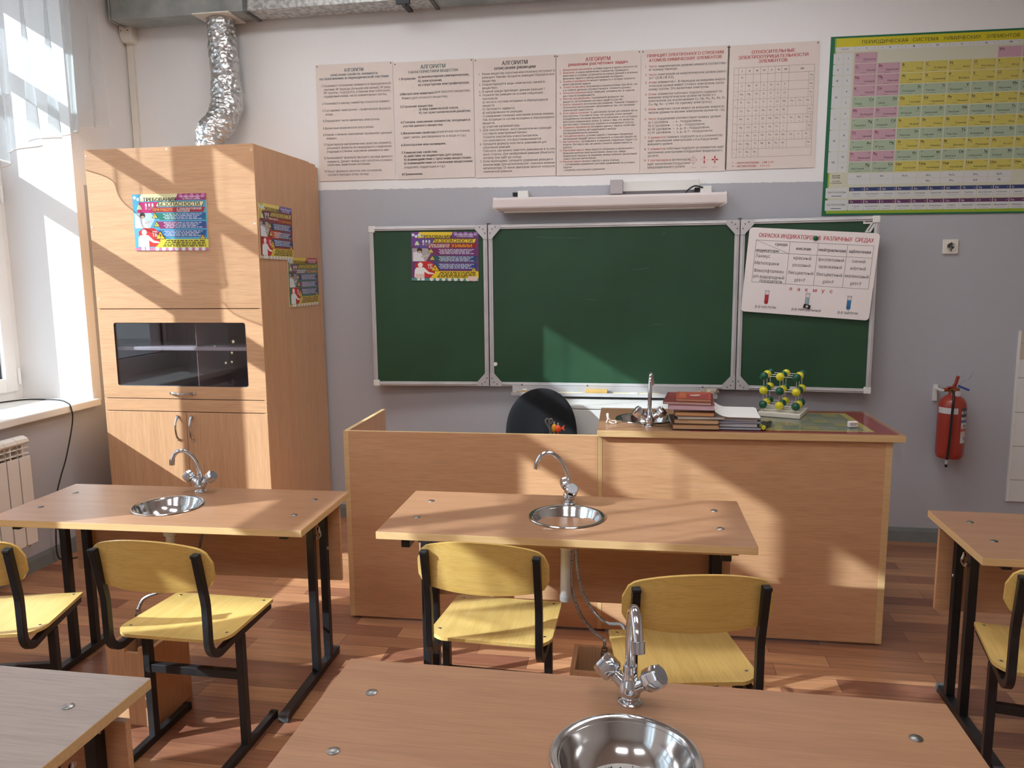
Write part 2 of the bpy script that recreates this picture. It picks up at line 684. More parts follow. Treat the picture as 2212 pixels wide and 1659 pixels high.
def spline(pts, n=8):
    """Catmull-Rom through points."""
    P = [Vector(p) for p in pts]
    P = [P[0] * 2 - P[1]] + P + [P[-1] * 2 - P[-2]]
    out = []
    for i in range(1, len(P) - 2):
        for k in range(n):
            t = k / n
            a, b, c, d = P[i - 1], P[i], P[i + 1], P[i + 2]
            out.append(0.5 * ((2 * b) + (c - a) * t + (2 * a - 5 * b + 4 * c - d) * t * t + (3 * b - a - 3 * c + d) * t ** 3))
    out.append(P[-2])
    return out


# ---------------------------------------------------------------- printed sheets and lettering
_glyphs = {}


def text_geo(s, fine):
    """Outlines of a line of letters, filled contour by contour (the glyphs have overlapping strokes)."""
    from mathutils.geometry import tessellate_polygon
    k = (s, fine)
    if k in _glyphs:
        return _glyphs[k]
    c = bpy.data.curves.new('glyphs', 'FONT')
    c.body = s
    c.size = 1.0
    c.resolution_u = 3 if fine else 2
    c.fill_mode = 'NONE'
    o = bpy.data.objects.new('glyphs', c)
    COL.objects.link(o)
    dg = bpy.context.evaluated_depsgraph_get()
    me = bpy.data.meshes.new_from_object(o.evaluated_get(dg))
    co = [(p.co.x, p.co.y) for p in me.vertices]
    nb = {}
    for e in me.edges:
        i, j = e.vertices
        nb.setdefault(i, []).append(j)
        nb.setdefault(j, []).append(i)
    bpy.data.objects.remove(o)
    bpy.data.curves.remove(c)
    bpy.data.meshes.remove(me)
    seen, loops = set(), []
    for st in range(len(co)):
        if st in seen or st not in nb:
            continue
        lp, cur, prev = [st], st, None
        seen.add(st)
        while True:
            nx = [q for q in nb[cur] if q != prev and q not in seen]
            if not nx:
                break
            # keep the stored direction of the contour
            q = cur + 1 if cur + 1 in nx else nx[0]
            lp.append(q)
            seen.add(q)
            prev, cur = cur, q
        pts = [co[i] for i in lp]
        if len(pts) > 2:
            ar = sum(pts[i][0] * pts[(i + 1) % len(pts)][1] - pts[(i + 1) % len(pts)][0] * pts[i][1] for i in range(len(pts))) / 2
            if abs(ar) > 1e-6:
                loops.append((ar, pts))
    v, f = [], []
    if loops:
        def inside(pt, poly):
            r, n = False, len(poly)
            for i in range(n):
                (x1, y1), (x2, y2) = poly[i], poly[(i + 1) % n]
                if (y1 > pt[1]) != (y2 > pt[1]) and pt[0] < (x2 - x1) * (pt[1] - y1) / (y2 - y1) + x1:
                    r = not r
            return r
        bb = [(min(q[0] for q in p), max(q[0] for q in p), min(q[1] for q in p), max(q[1] for q in p)) for _, p in loops]
        within = []
        for i, (a_, p) in enumerate(loops):
            w_ = []
            for j, (b_, q) in enumerate(loops):
                if i != j and bb[j][0] <= bb[i][0] and bb[j][1] >= bb[i][1] and bb[j][2] <= bb[i][2] and bb[j][3] >= bb[i][3] and all(inside(t, q) for t in p):
                    w_.append(j)
            within.append(w_)
        outer = {i: [0, p, []] for i, (a_, p) in enumerate(loops) if len(within[i]) % 2 == 0}
        for i, (a_, p) in enumerate(loops):
            if len(within[i]) % 2:
                own = [j for j in within[i] if j in outer]
                if own:
                    outer[min(own, key=lambda j: abs(loops[j][0]))][2].append(p)
        outer = list(outer.values())
        for _, p, hs in outer:
            allp = [Vector((x, y, 0)) for lp in [p] + hs for x, y in lp]
            tris = tessellate_polygon([[Vector((x, y, 0)) for x, y in lp] for lp in [p] + hs])
            n = len(v)
            v += [(q.x, q.y) for q in allp]
            for t in tris:
                A, B, C_ = allp[t[0]], allp[t[1]], allp[t[2]]
                if (B - A).cross(C_ - A).z < 0:
                    t = (t[0], t[2], t[1])
                f.append([i + n for i in t])
    _glyphs[k] = (v, f)
    return _glyphs[k]


class Print(MB):
    """Flat printing on a sheet of w x h metres; coordinates run 0..1 from the top-left corner."""

    def __init__(self, w, h, z=0.0):
        super().__init__()
        self.w, self.h, self.z = w, h, z
        self.cols = []

    def ci(self, c):
        c = tuple(c)
        if c not in self.cols:
            self.cols.append(c)
        return self.cols.index(c)

    def poly(self, pts, c, layer=1):
        z = self.z + 0.0003 * layer
        q = [(u * self.w, (1 - v) * self.h, z) for u, v in pts]
        ar = sum(q[i][0] * q[(i + 1) % len(q)][1] - q[(i + 1) % len(q)][0] * q[i][1] for i in range(len(q)))
        if ar < 0:
            q.reverse()
        self.add(q, [tuple(range(len(q)))], self.ci(c))

    def rect(self, u0, u1, v0, v1, c, layer=1):
        self.poly([(u0, v0), (u1, v0), (u1, v1), (u0, v1)], c, layer)

    def disc(self, u, v, r, c, layer=1, n=18):
        """r in metres"""
        self.poly([(u + r * math.cos(2 * PI * i / n) / self.w, v + r * math.sin(2 * PI * i / n) / self.h) for i in range(n)], c, layer)

    def line(self, u0, v0, u1, v1, t, c, layer=2):
        """t: width in metres"""
        a, b = Vector((u0 * self.w, v0 * self.h)), Vector((u1 * self.w, v1 * self.h))
        d = (b - a).normalized()
        n = Vector((-d.y, d.x)) * t / 2
        self.poly([((p.x) / self.w, (p.y) / self.h) for p in (a + n, b + n, b - n, a - n)], c, layer)

    def grid(self, us, vs, t, c, layer=2):
        for u in us:
            self.line(u, vs[0], u, vs[-1], t, c, layer)
        for v in vs:
            self.line(us[0], v, us[-1], v, t, c, layer)

    def text(self, s, u, v, size, c, align='l', bold=False, fit=None, layer=3, slant=0.0):
        """size: metres; v is the middle of the letters; fit: target width as a share of the sheet."""
        vs, fs = text_geo(s, size > .018)
        if not vs:
            return
        x0, x1 = min(p[0] for p in vs), max(p[0] for p in vs)
        sx = size
        if fit:
            sx = fit * self.w / max(1e-6, x1 - x0)
        wd = (x1 - x0) * sx
        ox = u * self.w - {'l': 0, 'c': wd / 2, 'r': wd}[align]
        oy = (1 - v) * self.h - 0.36 * size
        z = self.z + 0.0003 * layer
        for k, dx in enumerate((-.020, .020) if bold else (0,)):
            self.add([((p[0] - x0 + dx) * sx + ox + slant * p[1] * size, p[1] * size + oy, z + .00004 * k) for p in vs], fs, self.ci(c))

    def scribble(self, u0, u1, v, hgt, c, layer=3, seed=0):
        """A line of print too small to read: short uneven dashes. hgt in metres."""
        rnd = random.Random(seed * 31 + int(v * 1000))
        u = u0
        while u < u1:
            L = rnd.uniform(0.02, 0.075)
            e = min(u1, u + L)
            hh = hgt / self.h
            self.rect(u, e, v - hh / 2, v + hh / 2, c, layer)
            u = e + rnd.uniform(0.008, 0.014)

    def done(self, name, parent, rough=0.6):
        return self.build(name, [flat(c, rough) for c in self.cols], parent)


def on_wall(o, x, y, z, tilt=0.0, face='-y', back=0.0):
    """Stand a sheet object (drawn in its own xy plane, origin lower-left) on a surface facing -y, +x or up."""
    if face == '-y':
        B = Matrix(((1, 0, 0), (0, 0, -1), (0, 1, 0)))
    elif face == '+x':
        B = Matrix(((0, 0, 1), (1, 0, 0), (0, 1, 0)))
    else:
        B = Matrix.Identity(3)
    M = Matrix.Translation((x, y, z)) @ Matrix.Rotation(back, 4, 'Z') @ B.to_4x4() @ Matrix.Rotation(tilt, 4, 'Z')
    o.matrix_world = M
    return o


def sheet(name, label, cat, w, h, mat, t=0.0015, r=0.0, group=None, wavy=0.0, seed=0):
    """A card or paper sheet as a top-level mesh; its print is parented to it."""
    b = MB()
    if r > 0:
        b.prism(rrect(0, w, 0, h, r), 0, t)
    else:
        b.box(0, w, 0, h, 0, t)
    o = b.build(name, mat)
    return tag(o, label, cat, group)
# ================================================================ the room
M_WB = m_wall('two_tone_wall')
M_WL = m_wall('two_tone_window_wall', 'y')
M_PLAIN = mottled('plain_wall_paint', (205, 200, 196), (212, 207, 203), nscale=2, rough=0.7)
M_CEIL = mottled('ceiling_paint', (226, 223, 219), (232, 229, 226), nscale=2, rough=0.8)
M_SKIRT = mottled('grey_skirting', (114, 118, 118), (120, 124, 123), scale=(3, 3, 3), rough=0.45)


def struct(name, b, mats, parent=None, bevel=0.0, label=None):
    o = b.build(name, mats, parent, bevel)
    if parent is None:
        o['kind'] = 'structure'
        o['category'] = 'room'
        if label:
            o['label'] = label
    return o


def build_room():
    struct('floor', MB().box(XL - .02, XR + .02, YF - .02, YB + .02, -.12, 0), m_floor(), label='red brown laminate plank floor of the classroom')
    struct('ceiling', MB().box(-2.35, XR + .2, YF - .2, .2, ZC, ZC + .15), M_CEIL, label='plain white ceiling above the picture')
    struct('wall_back', MB().box(-2.35, XR + .2, 0, .2, -.12, ZC), M_WB, label='blackboard wall, white above and lilac grey below')
    struct('wall_right', MB().box(XR, XR + .2, YF - .2, 0, -.12, ZC), M_PLAIN, label='plain pale wall opposite the windows')
    struct('wall_rear', MB().box(-2.35, XR, YF - .2, YF, -.12, ZC), M_PLAIN, label='plain pale wall behind the desks')
    b = MB()
    x0, x1 = -2.35, XL
    b.box(x0, x1, YF, 0, -.12, .836)
    b.box(x0, x1, YF, 0, Z_HEAD, ZC)
    ys = [0.0]
    for (lo, hi) in WINS:
        ys += [hi, lo]
    ys.append(YF)
    for k in range(0, len(ys), 2):
        b.box(x0, x1, ys[k + 1], ys[k], .836, Z_HEAD)
    struct('wall_left', b, M_WL, label='thick window wall with white reveals and lilac grey paint below the sills')
    # skirting
    prof = [(0, 0), (.020, 0), (.018, .012), (.013, .062), (.006, .083), (0, .085)]

    def skirting(name, M, L, label):
        b = MB()
        n = len(prof)
        v = [(0, -p[0], p[1]) for p in prof] + [(L, -p[0], p[1]) for p in prof]
        f = [(i, (i + 1) % n, n + (i + 1) % n, n + i) for i in range(n)] + [tuple(range(n)), tuple(range(2 * n - 1, n - 1, -1))]
        b.add(v, f, 0, False, M)
        struct(name, b, M_SKIRT, label=label)
    skirting('baseboard_back', Matrix.Translation((XL, 0, 0)), XR - XL, 'grey skirting under the blackboard wall')
    skirting('baseboard_left', Matrix.Translation((XL, YF, 0)) @ Matrix.Rotation(PI / 2, 4, 'Z'), -YF - .02, 'grey skirting under the window wall')
    # tiled splashback at the right of the back wall
    t = MB().box(3.822, XR, -.012, 0, .27, 1.105, 0)
    t.box(3.822, XR, -.012, 0, 1.105, 1.27, 1)
    t.box(3.812, 3.822, -.014, 0, .27, 1.27, 2)
    struct('trim_1', t, [m_tiles('white_wall_tile', (222, 222, 220), (228, 227, 225), (176, 172, 166), .25, .2, .003),
                         m_tiles('beige_wall_tile', (196, 184, 168), (204, 192, 176), (176, 172, 166), .25, .2, .003),
                         M_WPL], label='white tiled splashback with a beige top row at the wall end')
    # outside: ground and the brick wing seen past the window frame
    struct('ground_outside', MB().box(-60, -2.4, -60, 40, -3.9, -3.8), mottled('yard_ground', (150, 150, 148), (176, 175, 172), nscale=.6), label='pale yard outside the windows')
    struct('wall_outside', MB().box(-14, -2.9, 2.2, 2.6, -3.8, 4.6), m_tiles('brick_cladding', (172, 92, 74), (196, 116, 94), (206, 190, 176), .42, .20, .006, rough=.7), label='brick wing of the building beyond the window')


def build_window(i, a, b_):
    yc = b_ - MULL[i - 1]
    f = MB()
    x0, x1 = -2.205, XG
    for (y0, y1, z0, z1) in ((b_ - .066, b_, Z_SILL, Z_HEAD), (a, a + .066, Z_SILL, Z_HEAD), (a + .066, b_ - .066, Z_SILL, .945),
                             (a + .066, b_ - .066, 3.295, Z_HEAD), (a + .066, b_ - .066, 2.245, 2.297), (a + .066, b_ - .066, 2.830, 2.905),
                             (yc - .05, yc + .05, .945, 2.245), (yc - .05, yc + .05, 2.297, 2.830), (yc - .05, yc + .05, 2.905, 3.295)):
        f.box(x0, x1, y0, y1, z0, z1)
    win = f.build('window_%d' % i, M_PVC, None, .004)
    tag(win, ['white plastic window nearest the blackboard wall', 'white plastic window in the middle of the window wall', 'white plastic window farthest from the blackboard'][i - 1], 'window', kind='structure')
    for (y0, y1) in ((yc + .004, b_ - .05), (a + .05, yc - .004)):
        s = MB()
        xa, xb = -2.195, XG + .016
        s.box(xa, xb, y0, y0 + .080, .93, 2.262)
        s.box(xa, xb, y1 - .088, y1, .93, 2.262)
        s.box(xa, xb, y0 + .080, y1 - .088, .93, 1.015)
        s.box(xa, xb, y0 + .080, y1 - .088, 2.188, 2.262)
        so_ = s.build('sash', M_PVC, win, .005)
        g = MB()
        g.box(-2.170, -2.164, y0 + .074, y1 - .08, 1.008, 2.195)
        g.build('glass', M_GLASS, so_)
        gk = MB()
        for (p, q, r_, t) in ((y0 + .080, y0 + .086, 1.015, 2.188), (y1 - .094, y1 - .088, 1.015, 2.188), (y0 + .086, y1 - .094, 1.015, 1.021), (y0 + .086, y1 - .094, 2.182, 2.188)):
            gk.box(-2.164, -2.146, p, q, r_, t)
        gk.build('gasket', M_RUBBER, so_)
        ye = y1 if y1 > yc else y0
        for z in (1.02, 2.12):
            h = MB()
            h.cyl((XG + .020, ye + (.008 if y1 > yc else -.008), z - .05), (XG + .020, ye + (.008 if y1 > yc else -.008), z + .05), .010, n=12)
            h.build('hinge', M_PVC, so_)
        yh = y0 + .044 if y1 > yc else y1 - .044
        hd = MB()
        hd.box(XG + .016, XG + .026, yh - .014, yh + .014, 1.50, 1.57)
        hd.box(XG + .026, XG + .040, yh - .010, yh + .010, 1.41, 1.55)
        hd.build('handle', M_PVC, so_, .004)
    for (y0, y1) in ((yc + .05, b_ - .066), (a + .066, yc - .05)):
        MB().box(-2.170, -2.164, y0 - .008, y1 + .008, 2.291, 2.836).build('glass', M_GLASS, win)
        MB().box(-2.170, -2.164, y0 - .008, y1 + .008, 2.899, 3.301).build('glass', M_GLASS, win)
    sl_ = MB()
    sl_.prism([(-2.14, a - .012), (-1.60, a - .012), (-1.60, b_ + .014), (-1.642, b_ + .014), (-1.642, b_ - .001), (-2.14, b_ - .001)], .837, .880)
    sl_.build('sill', M_WPL, win, .012, 3)
    # slope render fillet joining the frame to the reveal is left out of sight behind the frame


def build_fill_lights():  # glowing panels added out of view to brighten the interior beyond the daylight
    m, nt, b = new_mat('fill_glow')
    b.inputs['Base Color'].default_value = (0.9, 0.9, 0.9, 1)
    b.inputs['Emission Color'].default_value = (0.95, 0.97, 0.99, 1)
    b.inputs['Emission Strength'].default_value = FILL_STRENGTH
    places = ['window side of the front row', 'corridor side of the front row', 'window side of the middle row', 'corridor side of the middle row', 'window side of the rear row', 'corridor side of the rear row']
    k = 0
    for y in (-1.45, -3.9, -6.4):
        for x in (-.05, 2.15):
            t = thing('fill_light', 'added fill light panel, out of view, over the ' + places[k], 'ceiling light', (x, y, ZC), 0, 'fill lights')
            f = MB()
            for (a, b_, c, d) in ((-.62, .62, -.32, -.30), (-.62, .62, .30, .32), (-.62, -.60, -.30, .30), (.60, .62, -.30, .30)):
                f.box(a, b_, c, d, -.06, 0)
            f.build('frame', M_WPL, t)
            MB().box(-.5995, .5995, -.2995, .2995, -.050, -.045).build('fill_panel', m, t)
            k += 1


build_room()
build_fill_lights()
for i, (a, b_) in enumerate(WINS):
    build_window(i + 1, a, b_)


# ---------------------------------------------------------------- curtains
def curtain(y0, y1, hem, label, seed, deep=1.0):
    """Gathered sheer valance; hem(t) gives the height of the lower edge, t = 0 at the end nearer the blackboard."""
    rnd = random.Random(seed)
    n, m = 260, 14
    ph = [rnd.uniform(0, 6.28) for _ in range(4)]
    top = 3.42
    v, f = [], []
    for i in range(n + 1):
        t = i / n
        y = y1 + (y0 - y1) * t
        d = y1 - y
        hz = hem(d)
        for k in range(m + 1):
            s = k / m
            z = top + (hz - top) * s
            amp = deep * (.014 + .036 * s)
            amp *= 1 + 1.6 * math.exp(-((d - 1.0) / .07) ** 2)
            x = -1.555 + amp * (math.sin(d * 29 + ph[0] + 1.3 * math.sin(d * 7 + ph[1])) + .45 * math.sin(d * 61 + ph[2])) + .02 * s * math.sin(d * 4 + ph[3])
            yy = y + .018 * s * math.sin(d * 29 + ph[0] + 1.6)
            v.append((x, yy, z))
    for i in range(n):
        for k in range(m):
            a = i * (m + 1) + k
            f.append((a, a + 1, a + m + 2, a + m + 1))
    b = MB()
    b.add(v, f, 0, True)
    root = thing('curtain', label, 'curtain', (-1.555, (y0 + y1) / 2, top))
    o = b.build('voile', M_SHEER, None)
    o.parent = root
    o.matrix_parent_inverse = Matrix.Translation(root.location).inverted()
    h = MB()
    hem_pts = [v[i * (m + 1) + m] for i in range(0, n + 1)]
    h.tube(hem_pts, .0035, 5)
    ho = h.build('hem', mottled('curtain_hem', (214, 206, 198), (226, 220, 214), nscale=5), root)
    ho.matrix_parent_inverse = Matrix.Translation(root.location).inverted()
    r = MB()
    r.cyl((-1.555, y0 - .005, top + .012), (-1.555, y1 + .02, top + .012), .014, n=12)
    ro = r.build('rod', M_WPL, root)
    ro.matrix_parent_inverse = Matrix.Translation(root.location).inverted()
    return root


def hem_a(d):
    """rises to the end nearer the blackboard wall, hangs low over the middle of the window"""
    pts = [(0, 2.52), (.12, 2.50), (.25, 2.44), (.35, 2.41), (.5, 2.37), (.65, 2.30), (.8, 2.21), (.95, 2.12), (1.1, 2.05), (1.3, 2.02), (1.7, 2.05), (2.0, 2.16), (2.35, 2.38), (2.75, 2.55)]
    for k in range(len(pts) - 1):
        if pts[k][0] <= d <= pts[k + 1][0]:
            t = (d - pts[k][0]) / (pts[k + 1][0] - pts[k][0])
            return pts[k][1] + (pts[k + 1][1] - pts[k][1]) * t
    return pts[-1][1]


curtain(-2.94, -.43, hem_a, 'sheer white curtain over the window beside the fume cupboard', 3)
curtain(-5.05, -2.985, hem_a, 'sheer white curtain over the middle window', 5, 1.45)
curtain(-8.75, -6.25, hem_a, 'sheer white curtain over the window farthest from the blackboard', 9)
# ================================================================ things on and along the blackboard wall
def part(name, b, mats, root, bevel=0.0, seg=2, sharp=35):
    """A part whose mesh was drawn in world coordinates, hung under an un-rotated thing."""
    o = b.build(name, mats, root, bevel, seg, sharp)
    o.matrix_parent_inverse = Matrix.Translation(root.location).inverted()
    return o


def build_duct():
    t = thing('ventilation_duct', 'long galvanised square ventilation duct hung along the top of the back wall', 'duct', (1.6, -.12, 3.205))
    y0, y1, z0, z1 = -.215, -.035, 3.205, 3.46
    part('duct_section', MB().box(-1.59, -.70, y0, y1, z0, z1), M_GALV, t, .003)
    part('duct_section', MB().box(-.685, .45, y0, y1, z0, z1), M_SPANGLE, t, .003)
    part('duct_section', MB().box(.465, 1.98, y0, y1, z0, z1), M_GALV, t, .003)
    part('duct_section', MB().box(1.995, 3.48, y0, y1, z0, z1), M_SPANGLE, t, .003)
    part('duct_section', MB().box(3.495, XR, y0, y1, z0, z1), M_GALV, t, .003)
    for x in (-.6925, .4575, 1.9875, 3.4875):
        part('flange', MB().box(x - .012, x + .012, y0 - .008, y1 + .008, z0 - .008, z1 + .008), mottled('flange_sealant', (70, 72, 72), (104, 106, 105), nscale=30), t)
    c = MB()
    c.box(.27, .30, y0 - .012, y1 + .008, z0 - .012, z0 + .20)
    c.box(.26, .34, y0 - .03, y0 - .004, z0 - .03, z0 + .03)
    c.cyl((.31, y0 - .018, z0 - .05), (.31, y0 - .018, z0 + .02), .012, n=10)
    part('hanger_clamp', c, flat((36, 36, 38), .5), t)
    for x in (-1.2, 1.2, 2.9, 4.5):
        part('hanger_rod', MB().cyl((x, -.12, z1), (x, -.12, ZC), .006, n=8), M_DARKSTEEL, t)
    e = MB()
    e.box(-1.60, -1.59, y0 - .006, y1 + .006, z0 - .006, z1)
    part('end_cap', e, M_GALV, t)


def build_hose():
    t = thing('exhaust_hose', 'crumpled silver foil hose from the ceiling duct down to the fume cupboard', 'hose', (-.90, -.125, 3.19))
    part('ceiling_collar', MB().box(-1.03, -.79, -.24, -.02, 3.196, 3.205), M_CREAM, t, .002)
    pts = spline([(-.905, -.125, 3.20), (-.900, -.125, 3.06), (-.893, -.128, 2.86), (-.885, -.135, 2.72), (-.900, -.170, 2.60), (-.955, -.230, 2.49), (-.970, -.250, 2.40), (-.970, -.250, 2.322)], 16)
    rnd = random.Random(4)
    n = 40
    v, f = [], []
    P = pts
    for k, p in enumerate(P):
        tt = (P[min(k + 1, len(P) - 1)] - P[max(k - 1, 0)]).normalized()
        u = tt.cross(Vector((0, 1, 0))).normalized()
        w_ = tt.cross(u)
        base = .083 + (.012 if 20 < k < 90 else 0) * math.sin((k - 20) / 70 * PI) if k < 90 else .083
        for i in range(n):
            a = 2 * PI * i / n
            r = base + .0020 * math.sin(k * 1.35 + 2.5 * math.sin(a * 3)) + .0035 * math.sin(a * 5 + k * .33) + .003 * math.sin(a * 2 - k * .21) + rnd.uniform(-.0040, .0040)
            v.append(p + (u * math.cos(a) + w_ * math.sin(a)) * r)
    for k in range(len(P) - 1):
        for i in range(n):
            j = (i + 1) % n
            f.append((k * n + i, k * n + j, (k + 1) * n + j, (k + 1) * n + i))
    b = MB()
    b.add(v, f, 0, True)
    part('foil_tube', b, M_FOIL, t, sharp=80)
    part('cupboard_collar', MB().lathe([(.092, 2.318), (.092, 2.335), (.080, 2.337)], 28, 0, Matrix.Translation((-.970, -.250, 0))), M_GALV, t)


def build_trunking():
    t = thing('cable_trunking', 'white plastic cable trunking with a junction box in the window corner', 'trunking', (-1.60, 0, 2.4))
    part('channel', MB().box(-1.632, -1.588, -.022, 0, .09, 3.13), M_CREAM, t, .003)
    b = MB()
    b.prism([(-1.640, 3.15), (-1.622, 3.115), (-1.568, 3.115), (-1.555, 3.135), (-1.555, 3.215), (-1.640, 3.215)], 0, .075, 0, Matrix(((1, 0, 0, 0), (0, 0, -1, 0), (0, 1, 0, 0), (0, 0, 0, 1))))
    part('junction_box', b, M_CREAM, t, .003)
    for x in (-1.625, -1.580):
        part('screw', MB().cyl((x, -.0745, 3.185), (x, -.0765, 3.185), .004, n=8), flat((60, 58, 55)), t)


CX0, CX1, CY0 = -1.360, -.356, -.860     # fume cupboard


def bow_handle(root, p0, p1, out=.028, r=.0042):
    """Chrome bow handle between two points on a face looking to -y."""
    p0, p1 = Vector(p0), Vector(p1)
    ax = (p1 - p0).normalized()
    sd = Vector((0, -1, 0)).cross(ax)
    b = MB()
    pts = []
    for k in range(17):
        s = k / 16
        d = out * math.sin(PI * s) ** .7 if 0 < s < 1 else 0
        pts.append(p0.lerp(p1, s) + Vector((0, -1, 0)) * (d + .003))
    for k in range(16):
        pass
    v, f = [], []
    for k, p in enumerate(pts):
        s = k / 16
        wd = .0085 - .0035 * math.sin(PI * s)
        tt = (pts[min(k + 1, 16)] - pts[max(k - 1, 0)]).normalized()
        nn = tt.cross(sd).normalized()
        for i in range(8):
            a = 2 * PI * i / 8
            v.append(p + sd * wd * math.cos(a) + nn * r * math.sin(a))
    for k in range(16):
        for i in range(8):
            j = (i + 1) % 8
            f.append((k * 8 + i, k * 8 + j, (k + 1) * 8 + j, (k + 1) * 8 + i))
    f.append(tuple(range(7, -1, -1)))
    f.append(tuple(range(16 * 8, 17 * 8)))
    b.add(v, f, 0, True)
    b.cyl(p0, p0 + Vector((0, -.008, 0)), .0075, n=12)
    b.cyl(p1, p1 + Vector((0, -.008, 0)), .0075, n=12)
    return b


def build_cupboard():
    t = thing('fume_cupboard', 'tall beech laminate fume cupboard with a smoked glass sash', 'cupboard', ((CX0 + CX1) / 2, CY0 / 2, 0))
    th = .018
    yb = -.02
    zt = 2.318
    part('side_panel', MB().box(CX0, CX0 + th, CY0, yb, 0, zt), M_BZ, t, .001)
    part('side_panel', MB().box(CX1 - th, CX1, CY0, -.155, 0, zt - .001), M_BZ, t, .001)
    part('back_strip', MB().box(CX1 - th - .002, CX1 - .003, -.153, yb, 0, zt - .02), M_BZ, t)
    part('top_panel', MB().box(CX0 + th, CX1 - th, CY0 + th, yb, zt - th, zt), M_BX, t)
    part('back_panel', MB().box(CX0 + th, CX1 - th, yb - .006, yb, .1, zt - th), flat((176, 146, 134)), t)
    fy0, fy1 = CY0 - .002, CY0 + .016
    part('front_panel', MB().box(CX0 + .002, CX1 - .001, fy0, fy1, 1.4455, zt), M_BX, t, .001)
    # sash with a glazed opening
    sx0, sx1, sz0, sz1 = CX0 + .003, CX1 - .002, .936, 1.4415
    gx0, gx1, gz0, gz1 = -1.264, -.460, 1.006, 1.366
    s = MB()
    hole = rrect(gx0, gx1, gz0, gz1, .014, 5)
    outer = [(sx0, sz0), (sx1, sz0), (sx1, sz1), (sx0, sz1)]
    nh = len(hole)
    q = nh // 4
    MF = Matrix(((1, 0, 0, 0), (0, 0, -1, 0), (0, 1, 0, 0), (0, 0, 0, 1)))
    v, f = [], []
    for z in (-fy1, -fy0):
        v += [(x, y, z) for x, y in outer] + [(x, y, z) for x, y in hole]
    N = 4 + nh
    for side in (0, 1):
        o_ = side * N
        for c in range(4):
            seq = [o_ + c] + [o_ + 4 + (c * q + k) for k in range(q)]
            nxt = [o_ + (c + 1) % 4, o_ + 4 + ((c + 1) * q) % nh]
            fan = [seq[0]] + seq[1:]
            loop = fan + [nxt[1], nxt[0]]
            f.append(tuple(loop if side == 0 else reversed(loop)))
    for i in range(4):
        j = (i + 1) % 4
        f.append((i, j, N + j, N + i))
    for i in range(nh):
        j = (i + 1) % nh
        f.append((4 + j, 4 + i, N + 4 + i, N + 4 + j))
    s.add(v, f, 0, False, MF)
    sash_ = part('sash', s, M_BX, t)
    g = MB().box(gx0 - .01, gx1 + .01, CY0 + .006, CY0 + .010, gz0 - .01, gz1 + .01)
    go = g.build('glass', M_TINT, sash_)
    ed = MB()
    ed.tube([(x, CY0 + .003, z) for x, z in hole] + [(hole[0][0], CY0 + .003, hole[0][1])], .004, 6)
    ed.build('seal', flat((48, 38, 36), .5), sash_)
    for (x, z, r) in ((-.541, 1.261, .013), (-.653, 1.235, .006), (-.553, 1.199, .010), (-.593, 1.142, .010), (-.556, 1.148, .009)):
        st = MB()
        st.prism([((r if k % 2 == 0 else r * .45) * math.sin(k * PI / 5) + x, (r if k % 2 == 0 else r * .45) * math.cos(k * PI / 5) + z) for k in range(10)][::-1], -CY0 - .005, -CY0 - .0042, 0, MF)
        so_ = st.build('star_sticker', flat((226, 220, 190)), sash_)
    hb = bow_handle(t, (-.933, fy0, .9665), (-.792, fy0, .9665))
    hb.build('handle', M_CHROME, sash_)
    part('fascia_strip', MB().box(CX0 + .003, CX1 - .002, fy0, fy1, .8625, .931), M_BX, t, .001)
    for (x0, x1, hx) in ((CX0 + .003, -.8545, -.905), (-.8515, CX1 - .002, -.818)):
        d = part('door', MB().box(x0, x1, fy0, fy1, .10, .858), M_BZ, t, .001)
        bow_handle(t, (hx, fy0, .834), (hx, fy0, .699)).build('handle', M_CHROME, d)
    part('plinth', MB().box(CX0 + th, CX1 - th, CY0 + .03, CY0 + .046, 0, .095), M_BX, t)
    part('worktop', MB().box(CX0 + th, CX1 - th, CY0 + .022, yb - .008, .93, .955), mottled('pale_tile_worktop', (176, 178, 178), (190, 191, 190), nscale=5, rough=.4), t)
    part('shelf', MB().box(CX0 + th, CX1 - th, CY0 + .045, CY0 + .32, 1.205, 1.226), M_WPL, t, .003)
    part('inner_lining', MB().box(CX0 + th, CX0 + th + .003, CY0 + .03, yb - .01, .96, 1.8).box(-.80, -.796, CY0 + .06, yb - .01, .96, 1.8), flat((184, 160, 152)), t)
    for (x, z) in ((CX0 + .012, 2.285), (CX1 - .012, 2.285), (CX0 + .015, 1.90), (CX1 - .015, 1.90), (CX0 + .02, 1.50), (-.86, 2.305)):
        part('screw_cap', MB().cyl((x, fy0, z), (x, fy0 - .0012, z), .005, n=10), M_CREAM, t)


# ---------------------------------------------------------------- blackboard
ZB = .9172
AL, AR = .0647, .1092


